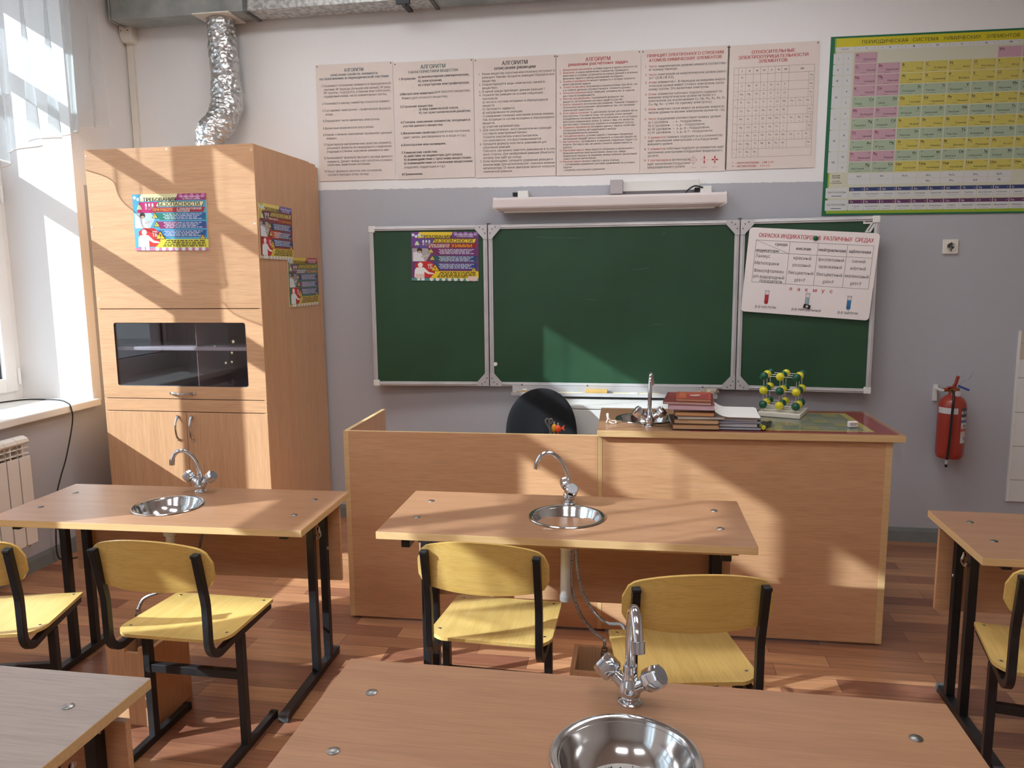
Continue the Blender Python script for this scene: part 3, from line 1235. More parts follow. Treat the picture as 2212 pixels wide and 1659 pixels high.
def board_panel(root, w, M, corners, name='board_panel'):
    """One enamelled panel, w wide and 1 m high, drawn from its lower-left corner facing -y; root-level part with frame and corners."""
    h = 1.0
    e = .026
    g = MB().box(e * .6, w - e * .6, -.006, .010, e * .6, h - e * .6)
    o = g.build(name, M_BOARD, root)
    o.matrix_world = M
    fr = MB()
    for (x0, x1, z0, z1) in ((0, w, 0, e), (0, w, h - e, h), (0, e, e, h - e), (w - e, w, e, h - e)):
        fr.box(x0, x1, -.014, .012, z0, z1)
        ix = .004
        if x1 - x0 > z1 - z0:
            zz = z1 if z0 < .5 else z0
            fr.box(x0 + e, x1 - e, -.018, -.012, (z0 + z1) / 2 - .004, (z0 + z1) / 2 + .004)
        else:
            xx = (x0 + x1) / 2
            fr.box(xx - .004, xx + .004, -.018, -.012, z0, z1)
    fo = fr.build('frame', M_ALU, o, .002)
    cp = MB()
    for (cx, cz, kind) in corners:
        sx = 1 if cx == 0 else -1
        sz = 1 if cz == 0 else -1
        ox = 0 if cx == 0 else w
        oz = 0 if cz == 0 else h
        if kind == 'outer':
            b = MB()
            b.box(min(ox - .003 * sx, ox + .036 * sx), max(ox - .003 * sx, ox + .036 * sx), -.020, .014, min(oz - .003 * sz, oz + .036 * sz), max(oz - .003 * sz, oz + .036 * sz))
            b.build('corner_cap', M_WPL, o, .004)
        else:
            b = MB()
            poly = [(0, 0), (.075, 0), (.075, .026), (.028, .078), (.026, .085), (0, .085)]
            pts = [(ox + p[0] * sx, oz + p[1] * sz) for p in poly]
            if sx * sz < 0:
                pts.reverse()
            MF = Matrix(((1, 0, 0, 0), (0, 0, -1, 0), (0, 1, 0, 0), (0, 0, 0, 1)))
            b.prism(pts, .012, .0205, 0, MF)
            for (px_, pz_) in ((.045, .014), (.013, .05), (.025, .025)):
                b.cyl((ox + px_ * sx, -.0205, oz + pz_ * sz), (ox + px_ * sx, -.0225, oz + pz_ * sz), .004, n=8, mat=1)
            b.build('corner_cap', [M_ALU, flat((90, 88, 88))], o)
    return o


def wing_m(side):
    if side == 'L':
        Mh = Matrix.Translation((.748, -.05, ZB)) @ Matrix.Rotation(AL, 4, 'Z')
        return Mh @ Matrix.Translation((-.748, 0, 0))
    return Matrix.Translation((2.252, -.05, ZB)) @ Matrix.Rotation(-AR, 4, 'Z')


def build_board():
    t = thing('blackboard', 'three panel green chalkboard in an aluminium frame on the back wall', 'chalkboard', (1.5, -.05, ZB))
    bpy.context.view_layer.update()
    board_panel(t, .744, wing_m('L'), [(0, 0, 'outer'), (0, 1, 'outer'), (1, 0, 'in'), (1, 1, 'in')], 'side_panel')
    board_panel(t, 1.496, Matrix.Translation((.752, -.05, ZB)), [(0, 0, 'in'), (0, 1, 'in'), (1, 0, 'in'), (1, 1, 'in')], 'middle_panel')
    board_panel(t, .744, wing_m('R') @ Matrix.Translation((.004, 0, 0)), [(0, 0, 'in'), (0, 1, 'in'), (1, 0, 'outer'), (1, 1, 'outer')], 'side_panel')
    for x in (.75, 2.25):
        part('hinge', MB().cyl((x, -.045, ZB + .002), (x, -.045, ZB + 1.006), .007, n=10).cyl((x, -.045, ZB + 1.004), (x, -.045, ZB + 1.012), .012, n=10), mottled('hinge_steel', (120, 112, 114), (150, 142, 144), nscale=20, rough=.4, metal=.4), t)
    tr = MB()
    x0, x1 = .895, 2.143
    prof = [(-.064, .940), (-.066, .940), (-.068, .884), (-.120, .878), (-.122, .890), (-.126, .890), (-.124, .868), (-.064, .876)]
    n = len(prof)
    v = [(x0, p[0], p[1]) for p in prof] + [(x1, p[0], p[1]) for p in prof]
    f = [(i, (i + 1) % n, n + (i + 1) % n, n + i) for i in range(n)] + [tuple(range(n)), tuple(range(2 * n - 1, n - 1, -1))]
    tr.add(v, f)
    part('chalk_tray', tr, M_ALU, t)
    for x in (.955, 1.365, 2.06):
        part('screw', MB().cyl((x, -.066, .929), (x, -.0685, .929), .005, n=8), flat((70, 66, 66)), t)
    br = MB()
    for x in (1.0, 2.0):
        br.box(x - .02, x + .02, -.042, 0, ZB + .3, ZB + .36)
        br.box(x - .02, x + .02, -.042, 0, ZB + .7, ZB + .76)
    part('wall_bracket', br, M_ALU, t)
    # small things on the board
    k = thing('board_magnet', 'small white round magnet low on the middle chalkboard panel', 'magnet', (.786, -.056, 1.055))
    k.rotation_euler = (PI / 2, 0, 0)
    MB().lathe([(.013, 0), (.013, .006), (.010, .009), (.0, .009)], 18).build('cap', M_WPL, k)
    # chalk tray contents
    def on_tray(name, label, cat, b, mats, bevel=0.0, group=None):
        o = b.build(name, mats, None, bevel)
        tag(o, label, cat, group)
        return o
    on_tray('board_eraser', 'wooden board eraser block in the middle of the chalk tray', 'eraser', MB().box(1.354, 1.490, -.118, -.078, .8855, .911, 0).box(1.356, 1.488, -.117, -.079, .8815, .8855, 1), [mottled('eraser_wood', (208, 168, 96), (220, 182, 112), scale=(1, 8, 8)), flat((150, 140, 120))], .002)
    on_tray('wooden_strip', 'short wooden strip at the left end of the chalk tray', 'stick', MB().box(.925, 1.02, -.112, -.086, .8815, .893), mottled('strip_wood', (190, 152, 92), (206, 168, 106), scale=(1, 8, 8)), .002)
    on_tray('chalk', 'stick of white chalk lying on the wooden strip', 'chalk', MB().cyl((.962, -.099, .900), (.990, -.097, .900), .0065, n=12), flat((236, 234, 230), .8))
    on_tray('chalk', 'stick of white chalk lying alone right of the eraser block', 'chalk', MB().cyl((1.630, -.100, .8885), (1.672, -.102, .8885), .0065, n=12), flat((236, 234, 230), .8))
    on_tray('pointer_stick', 'pale yellow wooden pointer lying along the chalk tray left of the eraser', 'pointer', MB().cyl((1.195, -.103, .8865), (1.335, -.103, .8865), .0055, n=10), flat((226, 212, 160), .6))
    on_tray('pointer_stick', 'pale yellow wooden pointer lying along the chalk tray right of the eraser', 'pointer', MB().cyl((1.525, -.094, .8865), (1.80, -.094, .8865), .0050, n=10), flat((224, 212, 166), .6))
    b = MB()
    rnd = random.Random(2)
    nu, nv = 26, 14
    for i in range(nu + 1):
        for j in range(nv + 1):
            a, c = 2 * PI * i / nu, -PI / 2 + PI * j / nv
            r = 1 + .22 * math.sin(3 * a + 2 * c) * math.cos(c) + .16 * math.sin(7 * a - 3 * c) * math.cos(c) + .10 * math.sin(11 * a + 5 * c) * math.cos(c)
            b.v.append((2.088 + .055 * r * math.cos(c) * math.cos(a), -.100 + .024 * r * math.cos(c) * math.sin(a), max(.8805, .903 + .021 * r * math.sin(c))))
    for i in range(nu):
        for j in range(nv):
            q = i * (nv + 1) + j
            b.f.append([q, q + nv + 1, q + nv + 2, q + 1])
            b.mi.append(0)
            b.sm.append(True)
    on_tray('cleaning_rag', 'crumpled grey cream rag at the right end of the chalk tray', 'rag', b, mottled('rag_cloth', (168, 152, 132), (206, 194, 176), nscale=30, rough=.9, bump=.4))


def build_lamp():
    t = thing('board_lamp', 'long white lamp fixture mounted over the chalkboard', 'lamp', (1.48, -.07, 2.04))
    x0, x1 = .798, 2.162
    b = MB()
    prof = [(-.012, 2.082), (-.130, 2.072), (-.140, 2.062), (-.140, 2.012), (-.118, 1.992), (-.014, 2.000)]
    n = len(prof)
    ins = .03
    v = [(x0 + (ins if p[1] < 2.005 else 0), p[0], p[1]) for p in prof] + [(x1 - (ins if p[1] < 2.005 else 0), p[0], p[1]) for p in prof]
    f = [(i, (i + 1) % n, n + (i + 1) % n, n + i) for i in range(n)] + [tuple(range(n)), tuple(range(2 * n - 1, n - 1, -1))]
    b.add(v, f)
    part('housing', b, mottled('lamp_enamel', (226, 214, 212), (230, 219, 217), nscale=3, rough=.4), t, .004)
    part('tube_cover', MB().box(x0 + .06, x1 - .06, -.11, -.03, 1.984, 1.995), M_WPL, t, .004)
    for x in (.955, 2.04):
        c = MB()
        c.box(x - .02, x + .045, -.050, 0, 2.076, 2.118)
        part('wall_bracket', c, M_WPL, t, .003)
        part('bracket_plug', MB().box(x - .052, x - .022, -.045, -.02, 2.088, 2.110), M_RUBBER, t, .003)
    cab = MB()
    cab.tube(spline([(2.035, -.052, 2.108), (1.99, -.06, 2.118), (1.955, -.07, 2.10), (1.935, -.07, 2.078)], 6), .0045, 8)
    part('cable', cab, M_RUBBER, t)
    q = thing('cable_duct', 'grey cable duct with junction box on the wall above the board lamp', 'trunking', (1.76, 0, 2.12))
    part('junction_box', MB().box(1.495, 1.570, -.05, 0, 2.085, 2.168), mottled('grey_box', (176, 168, 170), (184, 176, 178), nscale=4), q, .004)
    part('channel', MB().box(1.570, 2.015, -.024, 0, 2.100, 2.160), M_WPL, q, .003)


build_duct()
build_hose()
build_trunking()
build_cupboard()
build_board()
build_lamp()
# ================================================================ posters, charts and signs
INK_T = (52, 84, 100)
INK_G = (60, 98, 92)
INK_K = (44, 40, 44)
INK_D = (74, 66, 68)
INK_R = (182, 62, 62)
PW, PH = .502, .702


def wall_poster(x, z, label, heads, lines, extra=None, tilt=0.0, h=PH):
    o = sheet('wall_poster', label, 'poster', PW, h, M_PAPER, .0014, group='paper posters in a row above the chalkboard')
    on_wall(o, x, -.0035, z, tilt)
    p = Print(PW, h, .0014)
    for (v, s, size, col, fit) in heads:
        p.text(s, .5, v, size * 1.06, col, 'c', True, fit)
    for L in lines:
        v, u, s = L[0], L[1], L[2]
        col = L[3] if len(L) > 3 and L[3] else INK_D
        fit = L[4] if len(L) > 4 else None
        bold = L[5] if len(L) > 5 else False
        size = L[6] if len(L) > 6 else .0150
        p.text(s, u, v, size * 1.28, col, 'l', bold, fit)
    if extra:
        extra(p)
    p.done('lettering', o)
    c = Print(PW, h, .0014)
    for (u, v) in ((.02, .015), (.98, .015)):
        c.disc(u, v, .004, (84, 80, 78), 4, 10)
    c.done('pin', o)
    return o


def build_posters():
    W9 = .86
    # 1
    L = [(.180, .07, '1.Указывают положение элемента в периодической', None, .90), (.212, .10, 'системе: № периода (большой или малый), № ряда,', None, .87),
         (.240, .10, '№ группы, подгруппу (главная или побочная),', None, .87), (.270, .10, 'порядковый номер, число элементарных частиц.', None, .82),
         (.330, .07, '2.Указывают к какому семейству относится элемент.', None, .89), (.390, .07, '3.Составляют электронно - графическую формулу', None, .90), (.423, .11, 'атома.', None, .10),
         (.478, .07, '4.Определяют число валентных электронов.', None, .75), (.542, .07, '5.Валентные возможности этого атома.', None, .67),
         (.597, .07, '6.Какие степени окисления проявляет данный', None, .90), (.629, .11, 'элемент.', None, .14), (.682, .07, '7.Характеризуя металлические свойства элемента,', None, .89),
         (.712, .11, 'указывают формулу его водородного соединения', None, .85), (.743, .11, '(гидрида) и степень окисления элемента в нём.', None, .82), (.798, .07, '8.Записывают формулу высшего оксида данного', None, .90),
         (.830, .11, 'элемента. Делают вывод о его кислотно-основных', None, .86), (.858, .11, 'свойствах, агрегатном состоянии.', None, .57), (.915, .07, '9.Пишут формулу кислоты или основания,', None, .76),
         (.945, .11, 'соответствующие этому оксиду.', None, .55)]
    wall_poster(-.352, 2.216, 'cream poster with dark blue title about the periodic system, beside the fume cupboard',
                [(.055, 'АЛГОРИТМ', .026, INK_T, .25), (.090, 'описания свойств элемента', .020, INK_T, .61), (.120, 'по положению в периодической системе', .020, INK_T, .90)], L, tilt=R(-.2), h=.71)
    # 2
    K = INK_K
    L = [(.140, .07, '1.Формулы:', K, .21, True), (.130, .31, 'а) молекулярная (эмпирическая),', K, .64, True), (.165, .31, 'б) электронная,', K, .30, True), (.197, .31, 'в) структурная или графическая.', K, .64, True),
         (.268, .07, '2.Металл или неметалл', K, .43, True), (.263, .51, '(для простого вещества).', INK_D, .45), (.303, .10, 'Класс', K, .11, True), (.303, .22, '(для сложного вещества).', INK_D, .46),
         (.375, .07, '3.Строение вещества:', K, .42, True), (.402, .31, 'а) вид химической связи,', K, .50, True), (.433, .31, 'б) тип кристаллической решётки.', K, .65, True),
         (.508, .07, '4.Степень окисления элементов, входящих в', K, .88, True), (.540, .10, 'состав данного вещества.', K, .51, True), (.602, .07, '5.Физические свойства', K, .44, True), (.600, .52, '(агрегатное состояние,', INK_D, .43),
         (.637, .10, 'цвет, запах, растворимость в воде и т.д.).', INK_D, .80), (.702, .07, '6.Аллотропия или изомерия.', K, .57, True), (.768, .07, '7.Химические свойства:', K, .46, True),
         (.798, .10, 'а) действие на индикаторы (рН среды),', K, .75, True), (.829, .10, 'б) взаимодействие с простыми веществами,', K, .86, True), (.860, .10, 'в) взаимодействие со сложными веществами', K, .87, True),
         (.895, .10, '(гидролиз, гидратация и т.д.).', INK_D, .53), (.955, .07, '8.Применение.', K, .27, True)]
    wall_poster(.160, 2.212, 'cream poster with green title on the properties of a substance, second from the cupboard', [(.048, 'АЛГОРИТМ', .030, INK_G, .31), (.088, 'ХАРАКТЕРИСТИКИ ВЕЩЕСТВА', .020, INK_G, .63)], L, tilt=R(.1))
    # 3
    D = (66, 60, 64)
    ls = ['1.|Какие вещества (простые или сложные) вступают в', '|реакцию? Каковы продукты реакции? Назовите все', '|вещества.', '2.|Охарактеризуйте виды химических связей в', '|веществах.', '3.|В какой среде протекает данная реакция ?',
          '4.|Укажите тип реакции на основе следующих', '|признаков:', '|а) числа и состава исходных и образующихся', '|веществ.', '|б) теплового эффекта,', '|в) направленности реакции,', '|г) изменения степеней окисления атомов элемен-',
          '|тов, входящих в состав исходных и образующихся', '|веществ.', '|д) участия катализатора.', '5.|Для окислительно - восстановительных реакций', '|составьте электронный баланс.', '|Укажите окислитель и восстановитель:', '|что окисляется, что восстанавливается.',
          '6.|Напишите формулу константы равновесия для', '|обратимой реакции.', '|Поясните, как можно сместить равновесие в ту или', '|иную сторону. Для необратимой реакции объясните,', '|почему она идёт до конца.', '7.|Если необходимо, запишите уравнение реакции в',
          '|ионном виде. Для каталитической - поясните влияние', '|катализатора. От каких факторов зависит скорость', '|химической реакции.']
    L = []
    for i, s in enumerate(ls):
        n, tx = s.split('|')
        v = .128 + i * .0293
        if n:
            L.append((v, .06, n, D, None, False, .014))
        L.append((v, .10, tx, D, min(.88, len(tx) * .0190), False, .0145))
    wall_poster(.666, 2.208, 'cream poster with black title on describing a reaction, above the joint of the chalkboard panels', [(.048, 'АЛГОРИТМ', .030, INK_K, .31), (.086, 'описания реакции', .024, INK_K, .50)], L)
    # 4
    ls = ['1.|Внимательно прочитайте| условие задачи и кратко запишите её.', '2.|Выясните,| о каких величинах говорится, приведите', '||величины в условии, установите исходные данные и искомые', '||величины задачи и метод нахождения последних.', '3.|Ошибка в размерности| может привести к потере точности', '||всего решения задачи.',
          '4.|Точность расчёта,| полученная в промежуточных расчётах, так', '||и в ответе, должна соответствовать точности данных.', '5.|Напишите уравнения| всех реакций, упомянутых в задаче,', '||расставьте коэффициенты.', '6.|Работая над решением,| подчеркните формулы тех', '||веществ, на основании которых ведётся расчёт.', '7.|Кратко запишите| логические рассуждения. Помните! Порядок в', '||логических рассуждениях записывается так, что понимает', '||химическая грамотность.',
          '8.|Если задача сложная,| то для начала лучше расчленить её на', '||ряд простых. Составьте план. На каждом этапе находят', '||определённое значение неизвестной величины, а это исходная', '||величина следующего этапа. В связи с тем, что вопросы', '||расчёта мест, каждый раз требуется конкретный подход.', '9.|Правильно оформленная| исходных данных задача облегчает', '||успешному анализу её содержания и выбору', '||последовательности решения.', '10.|Упрощённая запись| условия задачи с помощью буквенных', '||обозначений придаёт записи наглядность и помогает решить её.',
          '11.|Не торопитесь| заглядывать в решение отдельных задач и в', '||ответы. Взгляд в них, вы резко снизите эффективность', '||работы.', '12.|Некоторые задачи| лишь кажутся сложными и связанными с', '||большим количеством вычислений. Зачастую, найдя', '||правильный подход к их решению, можно избежать вычислений', '||самых простых вычислений.', '13.|Решение задачи| можно свести к двум этапам:', '||- составлению уравнения (системы уравнений) по условию', '||задачи.', '||- решению полученного уравнения.']
    L = []
    for i, s in enumerate(ls):
        n, a, tx = s.split('|')
        v = .128 + i * .0236
        if n:
            L.append((v, .05, n, INK_R, None, False, .0115))
        u = .09
        if a:
            fa = len(a) * .0155
            L.append((v, u, a, INK_R, fa, False, .0120))
            u += fa + .012
        L.append((v, u, tx, D, min(.965 - u, len(tx) * .0158), False, .0120))
    wall_poster(1.164, 2.206, 'cream poster with red title on solving calculation problems, third from the element chart', [(.052, 'АЛГОРИТМ', .028, INK_R, .29), (.086, 'решения расчётных задач', .023, INK_R, .69)], L)
    # 5
    ls = [(.135, '1.|Число| энергетических уровней элемента соответству-'), (.160, '||ет номеру периода.'), (.200, '2.|Число| электронов на энергетическом уровне равно'), (.226, '||2n² (2,8,18,32).'), (.262, '3.|Атомы| элементов I - III периодов на внешнем энерге-'), (.290, '||тическом уровне имеют столько электронов, каков'), (.317, '||номер группы. Это валентные электроны.'),
          (.357, '4.|Атомы| элементов побочных подгрупп содержат на'), (.383, '||внешнем энергетическом уровне не более 2-х'), (.410, '||электронов (за исключением Cr, Nb, Mo, Ru, Rh, Pt,'), (.437, '||Cu, Ag, Au - у них по одному электрону).'), (.478, '5.|Атомы| инертных газов имеют на внешнем энергети-'), (.505, '||ческом уровне по восемь электронов (кроме He - 2e).'), (.556, '6.|Число| подуровней соответствует номеру уровня:'),
          (.584, '||а) I уровень    -  s - подуровень,'), (.612, '||б) II уровень   -  s, p - подуровни,'), (.640, '||в) III уровень  -  s, p, d - подуровни,'), (.668, '||г) IV уровень  -  s, p, d, f - подуровни.'), (.708, '7.|У элементов| главных подгрупп (s и p-элементов)'), (.735, '||идёт заполнение электронами s и p-подуровней'), (.762, '||внешнего уровня.'),
          (.802, '8.|У элементов| побочных подгрупп (d-элементов) идёт'), (.830, '||заполнение электронами d-подуровня предвнешнего'), (.857, '||уровня.'), (.895, '9.|У лантаноидов| и актиноидов'), (.925, '||идёт заполнение f-подуровня'), (.952, '||предпредвнешнего уровня.')]
    L = []
    for (v, s) in ls:
        n, a, tx = s.split('|')
        if n:
            L.append((v, .05, n, INK_R, None, False, .014))
        u = .09
        if a:
            fa = len(a) * .0185
            L.append((v, u, a, INK_R, fa, False, .0145))
            u += fa + .014
        L.append((v, u, tx, D, min(.965 - u, len(tx) * .0182), False, .0145))

    def orbitals(p):
        for k, u in enumerate((.62, .745, .865)):
            p.line(u - .05, .905, u + .05, .905, .0012, INK_R)
            p.line(u, .865, u, .945, .0012, INK_R)
            p.text(['s-орбиталь', 'p-орбиталь', 'd-орбиталь'][k], u, .965, .006, INK_R, 'c')
            if k == 0:
                n = 20
                for i in range(n):
                    a, b = 2 * PI * i / n, 2 * PI * (i + 1) / n
                    p.line(u + .034 * math.cos(a), .905 + .025 * math.sin(a), u + .034 * math.cos(b), .905 + .025 * math.sin(b), .0014, INK_R)
            else:
                for ang in ((90, 270) if k == 1 else (0, 90, 180, 270)):
                    c, s_ = math.cos(R(ang)), math.sin(R(ang))
                    p.poly([(u + .036 * c * t - .010 * w_ * s_, .905 + .029 * s_ * t + .008 * w_ * c) for t, w_ in ((0, 0), (.5, .8), (.85, .9), (1, 0), (.85, -.9), (.5, -.8))], INK_R)
    wall_poster(1.668, 2.205, 'cream poster with red title and three orbital diagrams, second from the element chart', [(.050, 'ПРИНЦИП ЭЛЕКТРОННОГО СТРОЕНИЯ', .022, INK_R, .86), (.086, 'АТОМОВ ХИМИЧЕСКИХ ЭЛЕМЕНТОВ', .022, INK_R, .82)], L, orbitals)
    # 6
    def electro(p):
        us = [.075, .125, .205, .290, .370, .450, .530, .600, .680, .955]
        v0, dv = .180, .0665
        c = (86, 78, 82)
        p.grid([us[0], us[1], us[8], us[9]], [v0, v0 + .055], .0012, c)
        for k, s in enumerate(['I', 'II', 'III', 'IV', 'V', 'VI', 'VII']):
            p.text(s, (us[k + 1] + us[k + 2]) / 2, v0 + .028, .014, INK_K, 'c', True)
            p.line(us[k + 2], v0, us[k + 2], v0 + .055, .0011, c)
        p.text('VIII', .82, v0 + .028, .014, INK_K, 'c', True)
        rows = ['H', 'Li Be B C N O F', 'Na Mg Al Si P S Cl', 'K Ca Sc Ti V Cr Mn Fe Co Ni', 'Cu Zn Ga Ge As Se Br', 'Rb Sr Y Zr Nb Mo Tc Ru Rh Pd', 'Ag Cd In Sn Sb Te I', 'Cs Ba La Hf Ta W Re Os Ir Pt', 'Au Hg Tl Pb Bi Po At', 'Fr Ra Ac']
        nums = ['2,1', '0,97', '1,47', '2,01', '2,50', '3,07', '3,50', '4,10', '1,01', '1,23', '1,47', '1,74', '2,1', '2,6', '2,83', '0,91', '1,04', '1,20', '1,32']
        va = v0 + .055
        vs = [va + dv * i for i in range(11)]
        p.line(us[0], va, us[0], vs[-1], .0012, c)
        p.line(us[1], va, us[1], vs[-1], .0012, c)
        p.line(us[9], va, us[9], vs[-1], .0012, c)
        for i, v in enumerate(vs):
            p.line(us[0], v, us[9] if i in (0, 1, 2, 3, 4, 6, 8, 9, 10) else us[9], v, .0011, c)
        noble = {0: 'He', 1: 'Ne', 2: 'Ar', 4: 'Kr', 6: 'Xe', 8: 'Rn'}
        pr = {0: '1', 1: '2', 2: '3', 3: '4', 5: '5', 7: '6', 9: '7'}
        for i, r in enumerate(rows):
            vm = vs[i] + dv / 2
            if i in pr:
                p.text(pr[i], us[0] + .024, vm + (.02 if i in (3, 5, 7) else 0), .010, INK_K, 'c')
            el = r.split()
            for k, s in enumerate(el):
                if k < 7:
                    uc = (us[k + 1] + us[k + 2]) / 2
                else:
                    uc = us[8] + .085 * (k - 6) - .04
                p.text(s, uc, vm - .010, .0150, INK_K, 'c')
                p.text(nums[(i * 3 + k) % len(nums)], uc, vm + .020, .0065, INK_D, 'c')
            for k in range(7):
                if i < 9 or k < 3:
                    p.line(us[k + 2], vs[i], us[k + 2], vs[i + 1], .0010, c)
            if i in (3, 5, 7):
                for k in (1, 2, 3):
                    p.line(us[8] + .085 * k, vs[i], us[8] + .085 * k, vs[i + 1], .0010, c)
            if i in noble:
                p.line(.895, vs[i], .895, vs[i + 1], .0010, c)
                p.text(noble[i], .925, vm - .008, .0140, INK_K, 'c')
                p.line(.905, vm + .018, .945, vm + .018, .0012, c)
        p.text('*  - ЛАНТАНОИДЫ   1,08-1,14', .08, .945, .014, INK_R, 'l', True, .46)
        p.text('** - АКТИНОИДЫ    1,11-1,2', .08, .972, .014, INK_R, 'l', True, .42)
    wall_poster(2.160, 2.209, 'cream poster with red title and a ruled electronegativity table, beside the element chart', [(.062, 'ОТНОСИТЕЛЬНЫЕ', .023, INK_R, .47), (.100, 'ЭЛЕКТРООТРИЦАТЕЛЬНОСТИ', .023, INK_R, .76), (.135, 'ЭЛЕМЕНТОВ', .023, INK_R, .31)], [], electro, h=.695)


def build_periodic_table():
    x0, z0, w, h = 2.712, 1.936, 1.96, .984
    o = sheet('periodic_table_chart', 'large yellow and green periodic table chart at the right end of the wall', 'chart', w, h, mottled('laminated_chart', (206, 206, 190), (212, 212, 197), nscale=3, rough=.45), .002)
    on_wall(o, x0, -.004, z0, R(-.5))
    p = Print(w, h, .002)
    GR, LIME, YEL, CRM = (26, 104, 72), (150, 178, 52), (206, 194, 40), (206, 206, 186)
    X = lambda x: (x - 2.716) / w
    Z = lambda z: (2.9255 - z) / h
    p.rect(0, 1, 0, 1, GR, 0.3)
    p.rect(.012, 1 - .006, .010, .990, LIME, 0.6)
    p.rect(.0165, 1 - .010, .014, .968, CRM, 0.9)
    p.rect(.0165, 1 - .010, .012, .060, YEL, 1.1)
    p.rect(.0165, 1 - .010, .968, .985, (146, 172, 40), 1.1)
    p.text('ПЕРИОДИЧЕСКАЯ   СИСТЕМА   ХИМИЧЕСКИХ   ЭЛЕМЕНТОВ   Д. И. МЕНДЕЛЕЕВА', .085, .036, .026, (40, 52, 34), 'l', False, .555, 3)
    PK, YL, GN, WH, DK = (196, 158, 172), (204, 192, 98), (168, 186, 160), (210, 212, 212), (38, 38, 42)
    ux = [X(2.848 + .1232 * i) for i in range(8)]
    cw = .1232 / w
    # header row
    p.rect(X(2.745), ux[0] - .002, Z(2.868), Z(2.846), WH, 1.4)
    p.text('Группы', X(2.795), Z(2.857), .011, DK, 'c')
    for i, s in enumerate(['I', 'II', 'III', 'IV', 'V', 'VI', 'VII']):
        p.rect(ux[i] + .001, ux[i] + cw - .002, Z(2.868), Z(2.846), WH, 1.4)
        p.text(s, ux[i] + cw / 2, Z(2.857), .015, DK, 'c', True)
        p.text('а', ux[i] + .010, Z(2.857), .009, DK, 'c')
        p.text('б', ux[i] + cw - .010, Z(2.857), .009, DK, 'c')
    p.rect(ux[7] + .001, .985, Z(2.868), Z(2.846), WH, 1.4)
    p.text('VIII', (ux[7] + .985) / 2, Z(2.857), .015, DK, 'c', True)
    zt, dz = 2.836, .0597
    rz = [Z(zt - dz * i) for i in range(12)]
    rom = [('I', 0, 1), ('II', 1, 2), ('III', 2, 3), ('IV', 3, 5), ('V', 5, 7), ('VI', 7, 9), ('VII', 9, 11)]
    for s, a, b in rom:
        p.rect(X(2.736), X(2.788), rz[a] + .002, rz[b] - .002, WH, 1.4)
        p.text(s, X(2.762), (rz[a] + rz[b]) / 2, .015, DK, 'c', True)
    for i in range(11):
        p.rect(X(2.792), X(2.838), rz[i] + .002, rz[i + 1] - .002, WH, 1.4)
        p.text(str(i + 1), X(2.815), (rz[i] + rz[i + 1]) / 2, .014, DK, 'c', True)
    rows = ['H Водород p', 'Li Литий p;Be Бериллий p;B Бор y;C Углерод y;N Азот y;O Кислород y;F Фтор y;Ne Неон y', 'Na Натрий p;Mg Магний p;Al Алюминий y;Si Кремний y;P Фосфор y;S Сера y;Cl Хлор y;Ar Аргон y',
            'K Калий p;Ca Кальций p;Sc Скандий g;Ti Титан g;V Ванадий g;Cr Хром g;Mn Марганец g;Fe Железо g', 'Cu Медь g;Zn Цинк g;Ga Галлий y;Ge Германий y;As Мышьяк y;Se Селен y;Br Бром y;Kr Криптон y',
            'Rb Рубидий p;Sr Стронций p;Y Иттрий g;Zr Цирконий g;Nb Ниобий g;Mo Молибден g;Tc Технеций g;Ru Рутений g', 'Ag Серебро g;Cd Кадмий g;In Индий y;Sn Олово y;Sb Сурьма y;Te Теллур y;I Иод y;Xe Ксенон y',
            'Cs Цезий p;Ba Барий p;La Лантан g;Hf Гафний g;Ta Тантал g;W Вольфрам g;Re Рений g;Os Осмий g', 'Au Золото g;Hg Ртуть g;Tl Таллий y;Pb Свинец y;Bi Висмут y;Po Полоний y;At Астат y;Rn Радон y',
            'Fr Франций p;Ra Радий p;Ac Актиний g;Rf Резерфордий g;Db Дубний g;Sg Сиборгий g;Bh Борий g;Hs Хассий g', 'Rg Рентгений g;Cn Коперниций g;Uut Унунтрий y;Uuq Унунквадий y;Uup Унунпентий y;Uuh Унунгексий y;Uus Унунсептий y;Uuo Унуноктий y']
    num = [[1], list(range(3, 11)), list(range(11, 19)), list(range(19, 27)), list(range(29, 37)), list(range(37, 45)), list(range(47, 55)), [55, 56, 57, 72, 73, 74, 75, 76], list(range(79, 87)), [87, 88, 89, 104, 105, 106, 107, 108], list(range(111, 119))]
    CC = {'p': PK, 'y': YL, 'g': GN}
    RD = (120, 34, 46)
    for i, r in enumerate(rows):
        va, vb = rz[i] + .0015, rz[i + 1] - .0015
        for k, cell in enumerate(r.split(';')):
            s, nm, t = cell.split()
            a, b = ux[k] + .0008, ux[k] + cw - .0012
            p.rect(a, b, va, vb, CC[t], 1.5)
            right = t == 'g'
            ink = RD if t == 'p' else DK
            p.text(s, b - .004 if right else a + .004, va + .014, .0200, ink, 'r' if right else 'l', True)
            p.text(str(num[i][k]), a + .006 if right else b - .004, va + .009, .0085, DK, 'l' if right else 'r')
            p.text(nm, a + .008 if right else b - .004, va + .037, .0140, DK, 'l' if right else 'r', False, min(.034, len(nm) * .0047))
            p.scribble(b - .016 if right else a + .004, b - .004 if right else a + .016, va + .028, .0014, (110, 108, 100), 3, i + k)
            p.scribble(a + .018, a + .034, vb - .006, .0014, (110, 108, 100), 3, i + k + 3)
    p.rect(ux[6] + .001, ux[6] + cw - .001, rz[0] + .001, rz[1] - .002, PK, 1.5)
    p.text('(H)', ux[6] + .005, rz[0] + .014, .018, DK, 'l', True)
    p.rect(ux[7] + .001, ux[7] + cw - .001, rz[0] + .001, rz[1] - .002, PK, 1.5)
    p.text('He', ux[7] + .005, rz[0] + .014, .018, DK, 'l', True)
